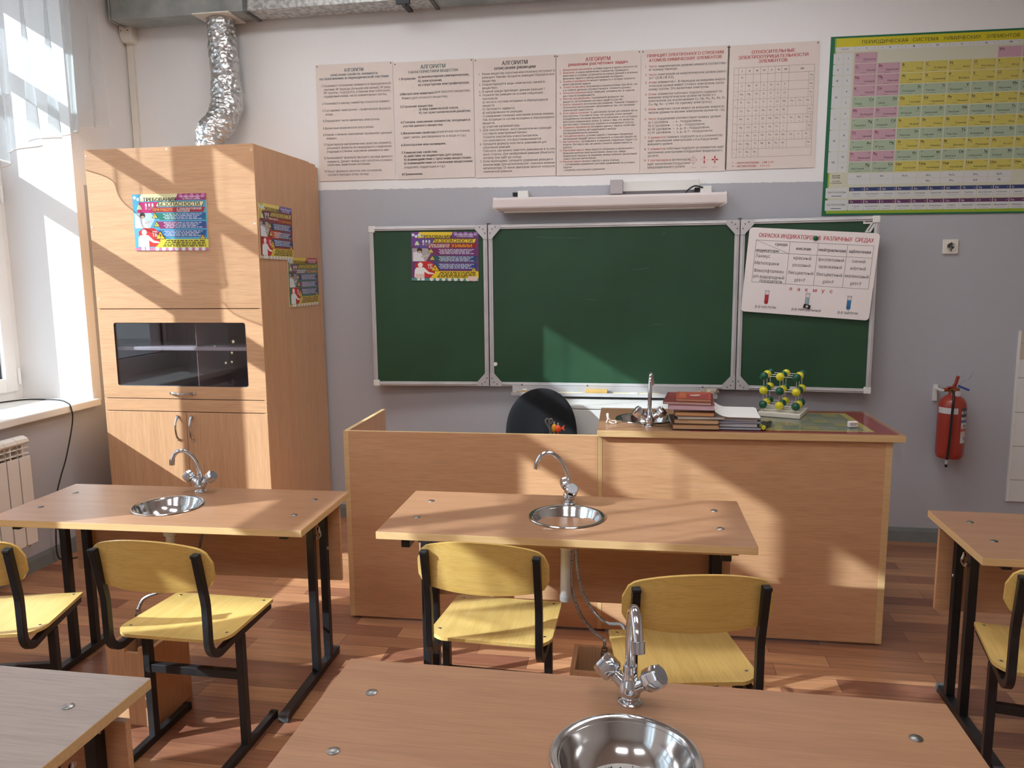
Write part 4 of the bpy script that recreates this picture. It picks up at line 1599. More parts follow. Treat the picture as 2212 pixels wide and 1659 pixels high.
    p.text('Гелий', ux[7] + cw - .005, rz[0] + .037, .014, DK, 'r')
    for k, s3 in enumerate(['Co', 'Rh', 'Ir', 'Mt']):
        i = 3 + 2 * k
        for q, s in enumerate((s3, ['Ni', 'Pd', 'Pt', 'Ds'][k])):
            a = ux[7] + cw * (q + 1)
            p.rect(a + .0008, a + cw - .0012, rz[i] + .0015, rz[i + 1] - .0015, GN, 1.5)
            p.text(s, a + cw - .005, rz[i] + .016, .020, DK, 'r', True)
    # oxides
    za, zb_, zc = Z(2.174), Z(2.143), Z(2.112)
    p.text('ВЫСШИЕ', X(2.785), Z(2.164), .010, DK, 'c', True)
    p.text('ОКСИДЫ', X(2.785), Z(2.153), .010, DK, 'c', True)
    p.text('ЛЕТУЧИЕ', X(2.785), Z(2.133), .009, DK, 'c')
    p.text('СОЕДИНЕНИЯ', X(2.785), Z(2.123), .009, DK, 'c')
    for i in range(7):
        for (a, b, lst) in ((za, zb_, ['R₂O', 'RO', 'R₂O₃', 'RO₂', 'R₂O₅', 'RO₃', 'R₂O₇']), (zb_, zc, ['', '', '', 'RH₄', 'RH₃', 'H₂R', 'HR'])):
            p.rect(ux[i] + .001, ux[i] + cw - .0015, a + .001, b - .002, WH, 1.4)
            if lst[i]:
                p.text(lst[i], ux[i] + cw / 2, (a + b) / 2, .013, DK, 'c', True)
    # lanthanoids and actinoids
    LN = 'Ce Церий;Pr Празеодим;Nd Неодим;Pm Прометий;Sm Самарий;Eu Европий;Gd Гадолиний;Tb Тербий;Dy Диспрозий;Ho Гольмий;Er Эрбий;Tm Тулий;Yb Иттербий;Lu Лютеций'.split(';')
    AN = 'Th Торий;Pa Протактиний;U Уран;Np Нептуний;Pu Плутоний;Am Америций;Cm Кюрий;Bk Берклий;Cf Калифорний;Es Эйнштейний;Fm Фермий;Md Менделевий;No Нобелий;Lr Лоуренсий'.split(';')
    for (zz, lst, col, nm, n0) in ((2.098, LN, (52, 64, 110), 'ЛАНТАНОИДЫ', 58), (2.028, AN, (98, 50, 92), 'АКТИНОИДЫ', 90)):
        va, vb = Z(zz), Z(zz - .062)
        p.rect(X(2.732), X(2.852), va + .002, vb - .002, WH, 1.4)
        p.text(nm, X(2.792), (va + vb) / 2 - .004, .013, DK, 'c', False, .052)
        p.scribble(X(2.765), X(2.820), vb - .014, .003, DK, 3, n0)
        for k, cell in enumerate(lst):
            s, n_ = cell.split()
            a = X(2.860 + .0850 * k)
            b = a + .0815 / w
            p.rect(a, b, va + .001, vb - .002, WH, 1.4)
            p.rect(a, b, va + .001, va + .022, col, 1.7)
            p.text(s, a + .004, va + .012, .0150, (206, 206, 214), 'l', True)
            p.text(str(n0 + k), b - .003, va + .012, .0080, (206, 206, 214), 'r')
            p.text(n_, (a + b) / 2, va + .038, .0105, DK, 'c', False, min(.034, len(n_) * .0040))
            p.scribble(a + .008, b - .008, vb - .010, .0013, (120, 118, 116), 3, k)
    p.done('printed_table', o, .5)


# ---------------------------------------------------------------- safety posters
def safety_poster(w, h, label, style):
    """Bright landscape safety sheet: headings, three rule blocks, yellow footer, pictogram figure and warning triangles."""
    o = sheet('safety_poster', label, 'poster', w, h, flat((236, 226, 170), .4), .003)
    p = Print(w, h, .003)
    S = style
    p.rect(0, 1, 0, 1, S['side'], .3)
    p.poly([(0, 0), (.13, 0), (.09, .22), (0, .30)], S['corner'], .7)
    p.poly([(.12, 0), (.62, 0), (.585, .125), (.10, .125)], S['strip'], .8)
    p.poly([(.62, 0), (1, 0), (1, .115), (.585, .115)], S['tag'], .9)
    for k in range(5):
        p.disc(.66 + .075 * k, .035 + .012 * (k % 2), .012, tuple(min(255, c + 60) for c in S['tag']), 1.1)
    p.text('ТЕХНИКА БЕЗОПАСНОСТИ', .80, .052, .0105, (236, 226, 236), 'c', True, .30)
    p.text('НА УРОКАХ ХИМИИ', .80, .090, .0105, (236, 226, 236), 'c', True, .24)
    for k in range(4):
        p.disc(.03 + .045 * k, .06 + .03 * (k % 2), .009, (224, 236, 240), 1.2)
    p.poly([(.09, .14), (.35, .14), (.31, .33), (.05, .33)], S['glassbg'], .9)
    for k in range(3):      # test tubes
        u = .17 + .045 * k
        p.rect(u, u + .022, .165, .27, (236, 236, 236), 1.5)
        p.rect(u + .003, u + .019, .215, .265, [(230, 120, 150), (60, 40, 46), (120, 160, 60)][k], 1.7)
    p.poly([(.075, .19), (.10, .19), (.125, .27), (.05, .27)], (206, 222, 170), 1.5)
    p.text('ТРЕБОВАНИЯ', .145, .095, .026, (38, 26, 20), 'l', True, .45, 4)
    p.poly([(.345, .135), (.975, .135), (.945, .222), (.31, .222)], (44, 32, 24), 1.9)
    p.poly([(.350, .141), (.966, .141), (.938, .216), (.318, .216)], S['strip'], 2.1)
    p.text('БЕЗОПАСНОСТИ', .35, .178, .027, (38, 26, 20), 'l', True, .56, 4)
    p.poly([(.27, .235), (.98, .235), (.955, .322), (.24, .322)], S['rule'], 1.9)
    for (s, u, v, sz, c, fit) in S['sub']:
        p.text(s, u, v, sz, c, 'l', True, fit, 4)
    cols = S['blocks']
    for k in range(3):
        v0 = .335 + .150 * k
        p.poly([(.30, v0), (.985, v0), (.985, v0 + .125), (.36, v0 + .125)], cols[k][0], 1.9)
        p.poly([(.62, v0), (.985, v0), (.955, v0 + .125), (.55, v0 + .125)], cols[k][1], 2.1)
        for q in range(4):
            p.scribble(.41 + .02 * (q % 2), .93 - .03 * (q % 3), v0 + .022 + q * .027, .0042, (206, 212, 226), 3, k * 5 + q)
    p.poly([(.33, .800), (1, .800), (1, .945), (.28, .945)], S['foot'], 2.0)
    for q in range(4):
        p.scribble(.43 - .015 * q, .965, .825 + q * .031, .0055, (58, 46, 26), 3, 40 + q)
    # picture panel
    p.poly([(.015, .335), (.24, .335), (.30, .42), (.22, .60), (.015, .60)], S['pic'], 1.6)
    p.poly([(.03, .42), (.12, .38), (.16, .46), (.20, .60), (.03, .60)], (222, 226, 230), 1.8)
    p.disc(.125, .375, .017, S['hair'], 2.0)
    p.poly([(.10, .385), (.15, .385), (.145, .425), (.11, .425)], (214, 172, 148), 2.1)
    p.poly([(.14, .50), (.25, .46), (.26, .48), (.16, .53)], (206, 190, 182), 2.0)
    # octagon with the figure
    p.poly([(.06, .66), (.13, .60), (.27, .60), (.35, .68), (.35, .84), (.29, .93), (.06, .93)], (204, 46, 42), 2.2)
    p.text('ТБ', .245, .715, .030, (240, 236, 232), 'l', True, .07, 4)
    p.rect(.245, .315, .655, .665, (240, 236, 232), 3)
    WHT = (238, 238, 236)
    p.disc(.135, .675, .0155, WHT, 3.2)
    p.poly([(.065, .745), (.085, .725), (.185, .725), (.215, .760), (.26, .820), (.335, .845), (.335, .865), (.25, .860), (.195, .815), (.195, .995), (.145, .995), (.145, .93), (.130, .93), (.130, .995), (.085, .995), (.085, .93), (.045, .93), (.050, .78)], WHT, 3.2)
    for (u, v, s, c) in ((.355, .80, .085, (238, 186, 40)), (.295, .425, .052, (226, 206, 90)), (.315, .575, .052, (226, 206, 90)), (.93, .80, .050, (222, 190, 70))):
        p.poly([(u - s * .86, v), (u, v - s * 1.9), (u + s * .86, v)], (52, 38, 22), 3.4)
        p.poly([(u - s * .68, v - s * .12), (u, v - s * 1.60), (u + s * .68, v - s * .12)], c, 3.7)
        p.rect(u - s * .07, u + s * .07, v - s * 1.05, v - s * .50, (52, 38, 22), 4.0)
        p.rect(u - s * .07, u + s * .07, v - s * .38, v - s * .24, (52, 38, 22), 4.0)
    p.poly([(0, .945), (1, .945), (1, 1), (0, 1)], S['base'], .9)
    for k in range(8):
        p.disc(.30 + .09 * k, .965, .012, (232, 226, 220), 1.2)
    return o, p


def build_safety():
    W0, Y0, Y1 = (236, 232, 228), (240, 214, 66), (226, 168, 38)
    sA = dict(side=(92, 170, 200), corner=(84, 170, 204), strip=(232, 226, 176), tag=(150, 52, 110), glassbg=(196, 40, 110), rule=(168, 46, 66), blocks=(((44, 130, 112), (40, 96, 160)), ((150, 44, 104), (52, 80, 150)), ((60, 130, 190), (40, 84, 150))),
              foot=(226, 216, 60), pic=(190, 214, 226), hair=(70, 50, 42), base=(196, 120, 160),
              sub=(('ПРИ РАБОТЕ', .275, .278, .020, (246, 170, 60), .27), ('С ЛАБОРАТОРНОЙ', .60, .262, .015, W0, .33), ('ПОСУДОЙ', .60, .300, .015, W0, .17)))
    o, p = safety_poster(.440, .305, 'bright safety poster taped to the front of the fume cupboard', sA)
    on_wall(o, -1.086, CY0 - .0035, 1.766, R(-.6))
    p.done('printed_design', o, .35)
    sB = dict(side=(112, 60, 110), corner=(120, 70, 150), strip=(236, 206, 60), tag=(110, 70, 130), glassbg=(100, 80, 150), rule=(150, 34, 40), blocks=(((128, 40, 100), (110, 46, 110)), ((46, 92, 104), (44, 70, 120)), ((52, 74, 140), (56, 60, 130))),
              foot=(236, 208, 44), pic=(176, 170, 168), hair=(64, 40, 36), base=(86, 150, 140),
              sub=(('ПРИ РАБОТЕ', .275, .262, .015, W0, .30), ('В КАБИНЕТЕ', .265, .300, .015, W0, .30), ('ХИМИИ', .60, .280, .026, Y1, .30)))
    o, p = safety_poster(.424, .300, 'bright safety poster on the left panel of the chalkboard', sB)
    o.matrix_world = wing_m('L') @ Matrix.Translation((.748 - .486, -.0075, .665)) @ Matrix(((1, 0, 0, 0), (0, 0, -1, 0), (0, 1, 0, 0), (0, 0, 0, 1))) @ Matrix.Rotation(R(-.9), 4, 'Z')
    p.done('printed_design', o, .35)
    for q in ((.06, .195, .86, .945), (.845, .985, .905, .995)):
        n = Print(.424, .300, .003)
        n.rect(*q, (232, 204, 196), 5)
        n.done('paper_patch', o)
    sC = dict(side=(150, 60, 50), corner=(200, 180, 80), strip=(230, 206, 104), tag=(84, 66, 130), glassbg=(110, 60, 60), rule=(140, 40, 44), blocks=(((52, 62, 104), (46, 56, 110)), ((196, 92, 40), (60, 50, 90)), ((50, 80, 140), (46, 56, 110))),
              foot=(226, 200, 70), pic=(170, 164, 160), hair=(80, 60, 50), base=(206, 196, 170),
              sub=(('ПРИ РАБОТЕ', .275, .262, .015, W0, .28), ('СО СПИРТОВКОЙ', .57, .285, .017, Y1, .38)))
    o, p = safety_poster(.404, .300, 'bright safety poster nearer the front edge on the side of the fume cupboard', sC)
    on_wall(o, CX1 + .0015, -.850, 1.714, R(-.4), '+x')
    p.done('printed_design', o, .35)
    sD = dict(side=(70, 120, 90), corner=(150, 140, 120), strip=(226, 196, 74), tag=(150, 40, 52), glassbg=(110, 70, 80), rule=(120, 110, 110), blocks=(((66, 56, 104), (60, 54, 100)), ((110, 62, 100), (70, 56, 110)), ((64, 60, 110), (44, 46, 96))),
              foot=(222, 190, 80), pic=(150, 146, 150), hair=(70, 56, 50), base=(206, 180, 120),
              sub=(('ПРАВИЛА ПОВЕДЕНИЯ', .275, .262, .013, W0, .30), ('НА УРОКАХ', .27, .300, .013, W0, .26), ('ПО ХИМИИ', .62, .285, .020, Y1, .32)))
    o, p = safety_poster(.424, .292, 'bright safety poster near the back wall on the side of the fume cupboard', sD)
    on_wall(o, CX1 + .0015, -.526, 1.434, R(.4), '+x')
    p.done('printed_design', o, .35)


def build_indicator_card():
    w, h = .700, .487
    o = sheet('indicator_chart', 'white tilted card about indicator colours on the right chalkboard panel', 'chart', w, h, M_WHITECARD, .004, r=.02)
    Mx = wing_m('R') @ Matrix.Translation((.0185, -.024, .470)) @ Matrix(((1, 0, 0, 0), (0, 0, -1, 0), (0, 1, 0, 0), (0, 0, 0, 1))) @ Matrix.Rotation(R(-4.2), 4, 'Z')
    o.matrix_world = Mx
    p = Print(w, h, .004)
    RED, K = (190, 74, 82), (70, 64, 70)
    p.text('ОКРАСКА ИНДИКАТОРОВ  В  РАЗЛИЧНЫХ  СРЕДАХ', .08, .085, .032, RED, 'l', True, .88)
    us = [.062, .330, .548, .770, .985 - .02]
    vs = [.145, .285, .640]
    p.grid([us[0], us[1], us[2], us[3], us[4]], vs, .0016, K)
    p.line(us[0], vs[0], us[1], vs[1], .0013, K)
    p.text('среда', .215, .180, .022, K, 'l', True, .095)
    p.text('индикаторы', .070, .260, .022, K, 'l', True, .18)
    for (s, u, f) in (('кислая', .439, .11), ('нейтральная', .659, .205), ('щёлочная', .868, .16)):
        p.text(s, u, .218, .024, K, 'c', True, f)
    for (v, row) in ((.328, ('Лакмус', 'красный', 'фиолетовый', 'синий')), (.410, ('Метилоранж', 'розовый', 'оранжевый', 'жёлтый')), (.500, ('Фенолфталеин', 'бесцветный', 'бесцветный', 'малиновый'))):
        p.text(row[0], .070, v, .026, K, 'l', False, len(row[0]) * .0195)
        for k, s in enumerate(row[1:]):
            p.text(s, (us[k + 1] + us[k + 2]) / 2, v, .025, K, 'c', False, len(s) * .0195)
    p.text('рН-водородный', .070, .570, .026, K, 'l', False, .245)
    p.text('показатель', .125, .618, .026, K, 'l', False, .18)
    for k, s in enumerate(('рН<7', 'рН=7', 'рН>7')):
        p.text(s, (us[k + 1] + us[k + 2]) / 2, .585, .026, K, 'c', False, .08)
    for k, s in enumerate('лакмус'):
        p.text(s, .375 + .063 * k, .690, .030, RED, 'c', True)
    for (u, c, s) in ((.195, (186, 40, 52), 'р-р кислоты'), (.515, (156, 172, 184), 'р-р нейтральный'), (.835, (52, 122, 178), 'р-р щёлочи')):
        p.rect(u - .016, u + .016, .735, .872, (92, 86, 92), 1)
        p.disc(u, .872, .0112, (92, 86, 92), 1)
        p.rect(u - .0135, u + .0135, .737, .872, (224, 214, 212), 1.6)
        p.rect(u - .0135, u + .0135, .780, .872, c, 2)
        p.disc(u, .872, .0095, c, 2)
        p.rect(u - .018, u + .018, .732, .737, (92, 86, 92), 2.3)
        p.text(s, u, .925, .023, K, 'c', False, len(s) * .0150)
    p.done('lettering', o, .5)
    g = thing('board_magnet', 'round green magnet holding the top of the tilted indicator card', 'magnet')
    MB().lathe([(.0135, 0), (.0135, .007), (.009, .010), (0, .010)], 20).build('cap', flat((20, 92, 60), .3), g)
    g.matrix_world = Mx @ Matrix.Translation((.365, .443, .0045))
    c = thing('black_magnet', 'small black square magnet near the bottom of the tilted indicator card', 'magnet')
    b = MB().box(-.019, .019, -.011, .011, 0, .007)
    b.build('block', M_RUBBER, c, .002)
    MB().lathe([(.007, .007), (.006, .0085), (0, .0085)], 16).build('stud', flat((220, 214, 206), .4), c)
    c.matrix_world = Mx @ Matrix.Translation((.362, .055, .0045)) @ Matrix.Rotation(R(-10), 4, 'Z')
    # the white outlined figure 7
    s = MB()
    outer = [(0, 0), (.070, 0), (.070, -.020), (.040, -.072), (.010, -.072), (.038, -.026), (0, -.026)]
    s.prism([(x, y) for x, y in outer][::-1], 0, .004, 0)
    s.prism([(.007, -.016), (.007, -.011), (.058, -.011), (.058, -.016)][::-1], .004, .0045, 1)
    s.prism([(.051, -.0205), (.056, -.0185), (.029, -.066), (.024, -.066)][::-1], .004, .0045, 1)
    q = s.build('number_sticker', [flat((222, 220, 216), .5), flat((34, 36, 34), .5)], None)
    tag(q, 'white outlined figure 7 in the top right corner of the chalkboard', 'sticker')
    q.matrix_world = wing_m('R') @ Matrix.Translation((.664, -.010, .985)) @ Matrix(((1, 0, 0, 0), (0, 0, -1, 0), (0, 1, 0, 0), (0, 0, 0, 1)))


def build_chalk_smears():
    board = bpy.data.objects['blackboard']
    mid = [c for c in board.children if c.name.startswith('middle_panel')][0]
    p = Print(1.0, 1.0, .0063)
    for (u, v, L, h, k) in ((.27, .075, .34, .006, 0), (1.05, .062, .02, .012, 1), (.80, .28, .22, .004, 2), (.95, .62, .16, .005, 3), (.55, .47, .20, .003, 4)):
        n = 14
        top, bot = [], []
        for i in range(n + 1):
            t = i / n
            w_ = h * math.sin(PI * t) * (.6 + .4 * math.sin(9 * t + k))
            y = v + .012 * math.sin(2.2 * t + k)
            top.append((u + L * t, y - w_ / 2))
            bot.append((u + L * t, y + w_ / 2))
        p.poly(top + bot[::-1], (78, 104, 88), .3)
    o = p.done('chalk_smear', mid, .8)
    o.matrix_local = Matrix(((1, 0, 0, 0), (0, 0, -1, 0), (0, 1, 0, 0), (0, 0, 0, 1)))
    o['kind'] = 'stuff'


build_posters()
build_chalk_smears()
build_periodic_table()
build_safety()
build_indicator_card()
# ================================================================ furniture
def slab_with_hole(x0, x1, y0, y1, z0, z1, hx, hy, hr, n=40, M=None):
    """Rectangular slab with a round opening; material 0 on the faces, 1 on the outer edges."""
    b = MB()
    cor = [(x0, y0), (x1, y0), (x1, y1), (x0, y1)]
    hole = [(hx + hr * math.cos(2 * PI * (i / n) - 3 * PI / 4), hy + hr * math.sin(2 * PI * (i / n) - 3 * PI / 4)) for i in range(n)]
    v = []
    for z in (z0, z1):
        v += [(x, y, z) for x, y in cor] + [(x, y, z) for x, y in hole]
    N = 4 + n
    q = n // 4
    f0, f1 = [], []
    for s in (0, 1):
        for c in range(4):
            loop = [s * N + c, s * N + (c + 1) % 4] + [s * N + 4 + ((c + 1) * q - k) % n for k in range(q + 1)]
            f0.append(loop if s == 1 else loop[::-1])
    for i in range(n):
        j = (i + 1) % n
        f0.append([4 + j, 4 + i, N + 4 + i, N + 4 + j])
    for i in range(4):
        j = (i + 1) % 4
        f1.append([i, j, N + j, N + i])
    b.add(v, f0, 0, False, M)
    k = len(b.v) - len(v)
    b.f += [[i + k for i in fc] for fc in f1]
    b.mi += [1] * 4
    b.sm += [False] * 4
    return b


def edged_slab(x0, x1, y0, y1, z0, z1):
    b = MB()
    v = [(x0, y0, z0), (x1, y0, z0), (x1, y1, z0), (x0, y1, z0), (x0, y0, z1), (x1, y0, z1), (x1, y1, z1), (x0, y1, z1)]
    b.add(v, [(0, 3, 2, 1), (4, 5, 6, 7)], 0)
    b.f += [[0, 1, 5, 4], [1, 2, 6, 5], [2, 3, 7, 6], [3, 0, 4, 7]]
    b.mi += [1] * 4
    b.sm += [False] * 4
    return b


def basin(root, x, y, z, r=.136):
    b = MB()
    k = r / .136
    prof = [(.118 * k, -.002), (.134 * k, .0005), (.136 * k, .003), (.134 * k, .0055), (.128 * k, .0060), (.122 * k, .0035), (.117 * k, -.006), (.110 * k, -.026), (.098 * k, -.048), (.080 * k, -.064), (.056 * k, -.0735), (.030 * k, -.077), (.024, -.079), (.022, -.084), (0, -.084)]
    b.lathe(prof[:10], 56, 0, Matrix.Translation((x, y, z)), True, False)
    b.lathe(prof[9:], 56, 1, Matrix.Translation((x, y, z)), True, False)
    o = b.build('sink_basin', [M_STEEL, M_STEELDULL], root)
    d = MB()
    d.lathe([(.024, -.0775), (.021, -.0765), (.019, -.079), (0, -.0795)], 20, 0, Matrix.Translation((x, y, z)))
    for a in range(6):
        d.cyl((x + .012 * math.cos(a * PI / 3), y + .012 * math.sin(a * PI / 3), z - .0793), (x + .012 * math.cos(a * PI / 3), y + .012 * math.sin(a * PI / 3), z - .0786), .003, n=8, mat=1)
    d.build('drain', [M_DARKSTEEL, M_RUBBER], o)
    # limescale and rust marks with a shape of their own
    m = MB()
    rnd = random.Random(int(abs(x * 100)) + 3)
    for q in range(46):
        a, rr = rnd.gauss(2.2, 1.1), rnd.uniform(.03, .080) * k
        s = rnd.uniform(.0010, .0036)
        zz = None
        for i in range(6, len(prof) - 1):
            r0, z0 = prof[i]
            r1, z1 = prof[i + 1]
            if r1 <= rr <= r0:
                zz = z0 + (z1 - z0) * (r0 - rr) / (r0 - r1)
                break
        if zz is None:
            continue
        m.prism([(x + rr * math.cos(a) + s * rnd.uniform(.4, 1.3) * math.cos(t * PI / 3), y + rr * math.sin(a) + s * rnd.uniform(.5, 1.6) * math.sin(t * PI / 3)) for t in range(6)], z + zz + .0004, z + zz + .0012)
    m.build('rust_spots', flat((74, 62, 54), .7), o)
    return o


def tap(root, x, y, z, axis, spout_dir, reach=.125, rise=.185, tall=None, rs=.0088):
    """Chrome two-handle mixer tap: flanged body, two faceted handles on slanted arms, swan-neck spout."""
    b = MB()
    T = Matrix.Translation((x, y, z))
    b.lathe([(.0245, 0), (.0245, .004), (.022, .006), (.0165, .008), (.0165, .012), (.021, .018), (.023, .028), (.020, .040), (.0165, .050), (.0145, .056), (.0145, .066), (.013, .070), (0, .070)], 24, 0, T)
    ax = Vector((axis[0], axis[1], 0)).normalized()
    for s in (1, -1):
        d = (ax * s + Vector((0, 0, .78))).normalized()
        p = Vector((x, y, z + .026))
        b.cyl(p, p + d * .044, .0140, .0120, 18)
        b.cyl(p + d * .036, p + d * .040, .0150, n=18)
    o = b.build('tap', M_CHROME, root)
    for s in (1, -1):
        d = (ax * s + Vector((0, 0, .78))).normalized()
        p = Vector((x, y, z + .026))
        q = d.to_track_quat('Z', 'Y').to_matrix().to_4x4()
        q.translation = p + d * .042
        h = MB()
        h.lathe([(.0125, 0), (.0195, .0015), (.0240, .0075), (.0248, .030), (.0225, .0385), (.0205, .0400)], 8, 0, q, False)
        h.lathe([(.0188, .0399), (.0188, .0408), (0, .0408)], 24, 1, q)
        h.build('tap_handle', [M_CHROME, mottled('handle_disc', (128, 128, 132), (150, 150, 154), nscale=20, rough=.25, metal=.4)], o, .0022, 2)
    sp = Vector((spout_dir[0], spout_dir[1], 0)).normalized()
    base = Vector((x, y, z))
    if tall:
        prof = tall
    else:
        prof = [(0, .066), (.002, .090), (.010, .120), (.026, .150), (.050, .174), (.076, .185), (.100, .180), (.116, .162), (.122, .142), (.124, .130)]
        prof = [(r * reach / .124, (h - .066) * (rise - .066) / .119 + .066) for r, h in prof]
    pts = spline([base + sp * r + Vector((0, 0, h)) for r, h in prof], 6)
    s_ = MB()
    s_.tube(pts, rs, 14)
    e = pts[-1]
    dd = (pts[-1] - pts[-3]).normalized()
    s_.cyl(e - dd * .022, e, rs * 1.24, n=16)
    s_.cyl(e, e + dd * .0012, rs * .9, n=16, mat=1)
    s_.cyl(base + Vector((0, 0, .066)), base + Vector((0, 0, .080)), rs * 1.45, rs * 1.3, 16)
    s_.build('spout', [M_CHROME, M_RUBBER], o)
    return o


def hook(root, x, y, z, s):
    b = MB()
    pts = spline([(x, y, z + .012), (x + .004 * s, y, z), (x + .010 * s, y - .004, z - .018), (x + .010 * s, y - .028, z - .026), (x + .012 * s, y - .050, z - .018), (x + .012 * s, y - .056, z - .004)], 5)
    b.tube(pts, .0042, 8)
    b.cyl((x - .001 * s, y, z + .004), (x + .004 * s, y, z + .004), .009, n=12)
    return b.build('bag_hook', M_CHROME, root)


def desk(label, x, y, rz, zt, sink=None, taps=None, top_mat=None, W=1.25, D=.506, slab=False, group=None):
    t = thing('lab_desk', label, 'desk', (x, y, 0), rz, group)
    hw, hd = W / 2, D / 2
    th = .026
    mats = [top_mat or M_TOP, M_EDGE]
    if sink:
        top = slab_with_hole(-hw, hw, -hd, hd, zt - th, zt, sink[0], sink[1], .122)
    else:
        top = edged_slab(-hw, hw, -hd, hd, zt - th, zt)
    top.build('tabletop', mats, t, .002)
    z1 = zt - th
    ux = .535
    uy = (.045, .175)
    if slab:
        edged_slab(-hw + .30, hw - .055, -hd + .03, hd - .19, z1 - .016, z1 - .0005).build('support_board', [M_TOP, M_EDGE], t)
        z1 -= .016
    for s in (-1, 1):
        for q in uy:
            u = MB()
            u.box(s * ux - .015, s * ux + .015, q - .015, q + .015, .028, z1 - .025)
            lg = u.build('leg', M_BLACK, t, .002)
            if q > .1:
                for zz in (.50, .655):
                    c = MB()
                    xx = s * (ux + .015)
                    c.lathe([(.0075, 0), (.0075, .002), (.0045, .0042), (0, .0042)], 14, 0, Matrix.Translation((xx, q, zz)) @ Matrix.Rotation(s * PI / 2, 4, 'Y'))
                    c.lathe([(.003, .0043), (0, .0044)], 8, 1, Matrix.Translation((xx, q, zz)) @ Matrix.Rotation(s * PI / 2, 4, 'Y'))
                    c.build('screw', [M_CHROME, M_RUBBER], lg)
        r = MB()
        r.box(s * ux - .015, s * ux + .015, -.21, .21, z1 - .0255, z1 - .0005)
        r.build('top_rail', M_BLACK, t, .002)
        fb = MB()
        fb.box(s * ux - .0175, s * ux + .0175, -.285, .255, .003, .031)
        fo = fb.build('foot_bar', M_BLACK, t, .002)
        for yy in (-.285, .240):
            c = MB().box(s * ux - .0185, s * ux + .0185, yy - .002, yy + .017, .0, .032)
            c.build('end_cap', mottled('scuffed_cap', (44, 44, 46), (96, 97, 98), nscale=40, rough=.6), fo)
    MB().box(-.600, .600, .1915, .2085, .355, .668).build('modesty_panel', M_TOP if False else M_BX, t, .001)
    hook(t, ux + .013, .09, zt - .115, 1)
    hook(t, -ux - .013, .09, zt - .115, -1)
    for s in (-1, 1):
        for yy in (.12, -.083):
            b = MB()
            b.lathe([(.0125, 0), (.0120, .0016), (.0085, .0034), (.004, .0042), (0, .0043)], 20, 0, Matrix.Translation((s * .527, yy, zt)))
            b.build('bolt', M_DARKSTEEL, t)
    if sink:
        basin(t, sink[0], sink[1], zt)
        d = MB()
        zb = zt - .084
        d.cyl((sink[0], sink[1], zb), (sink[0], sink[1], zb - .035), .030, .024, 20)
        d.build('drain_trap', M_PIPE, t)
    if taps:
        tap(t, taps[0], taps[1], zt, taps[2], taps[3], *taps[4:])
    return t


def world_part(name, b, mats, root, bevel=0.0, sharp=35):
    """Part drawn in world coordinates under a rotated thing."""
    bpy.context.view_layer.update()
    o = b.build(name, mats, root, bevel, 2, sharp)
    o.matrix_parent_inverse = root.matrix_world.inverted()
    return o


def loc(x, y, rz, wx, wy):
    dx, dy = wx - x, wy - y
    c, s = math.cos(-rz), math.sin(-rz)
    return (dx * c - dy * s, dx * s + dy * c)


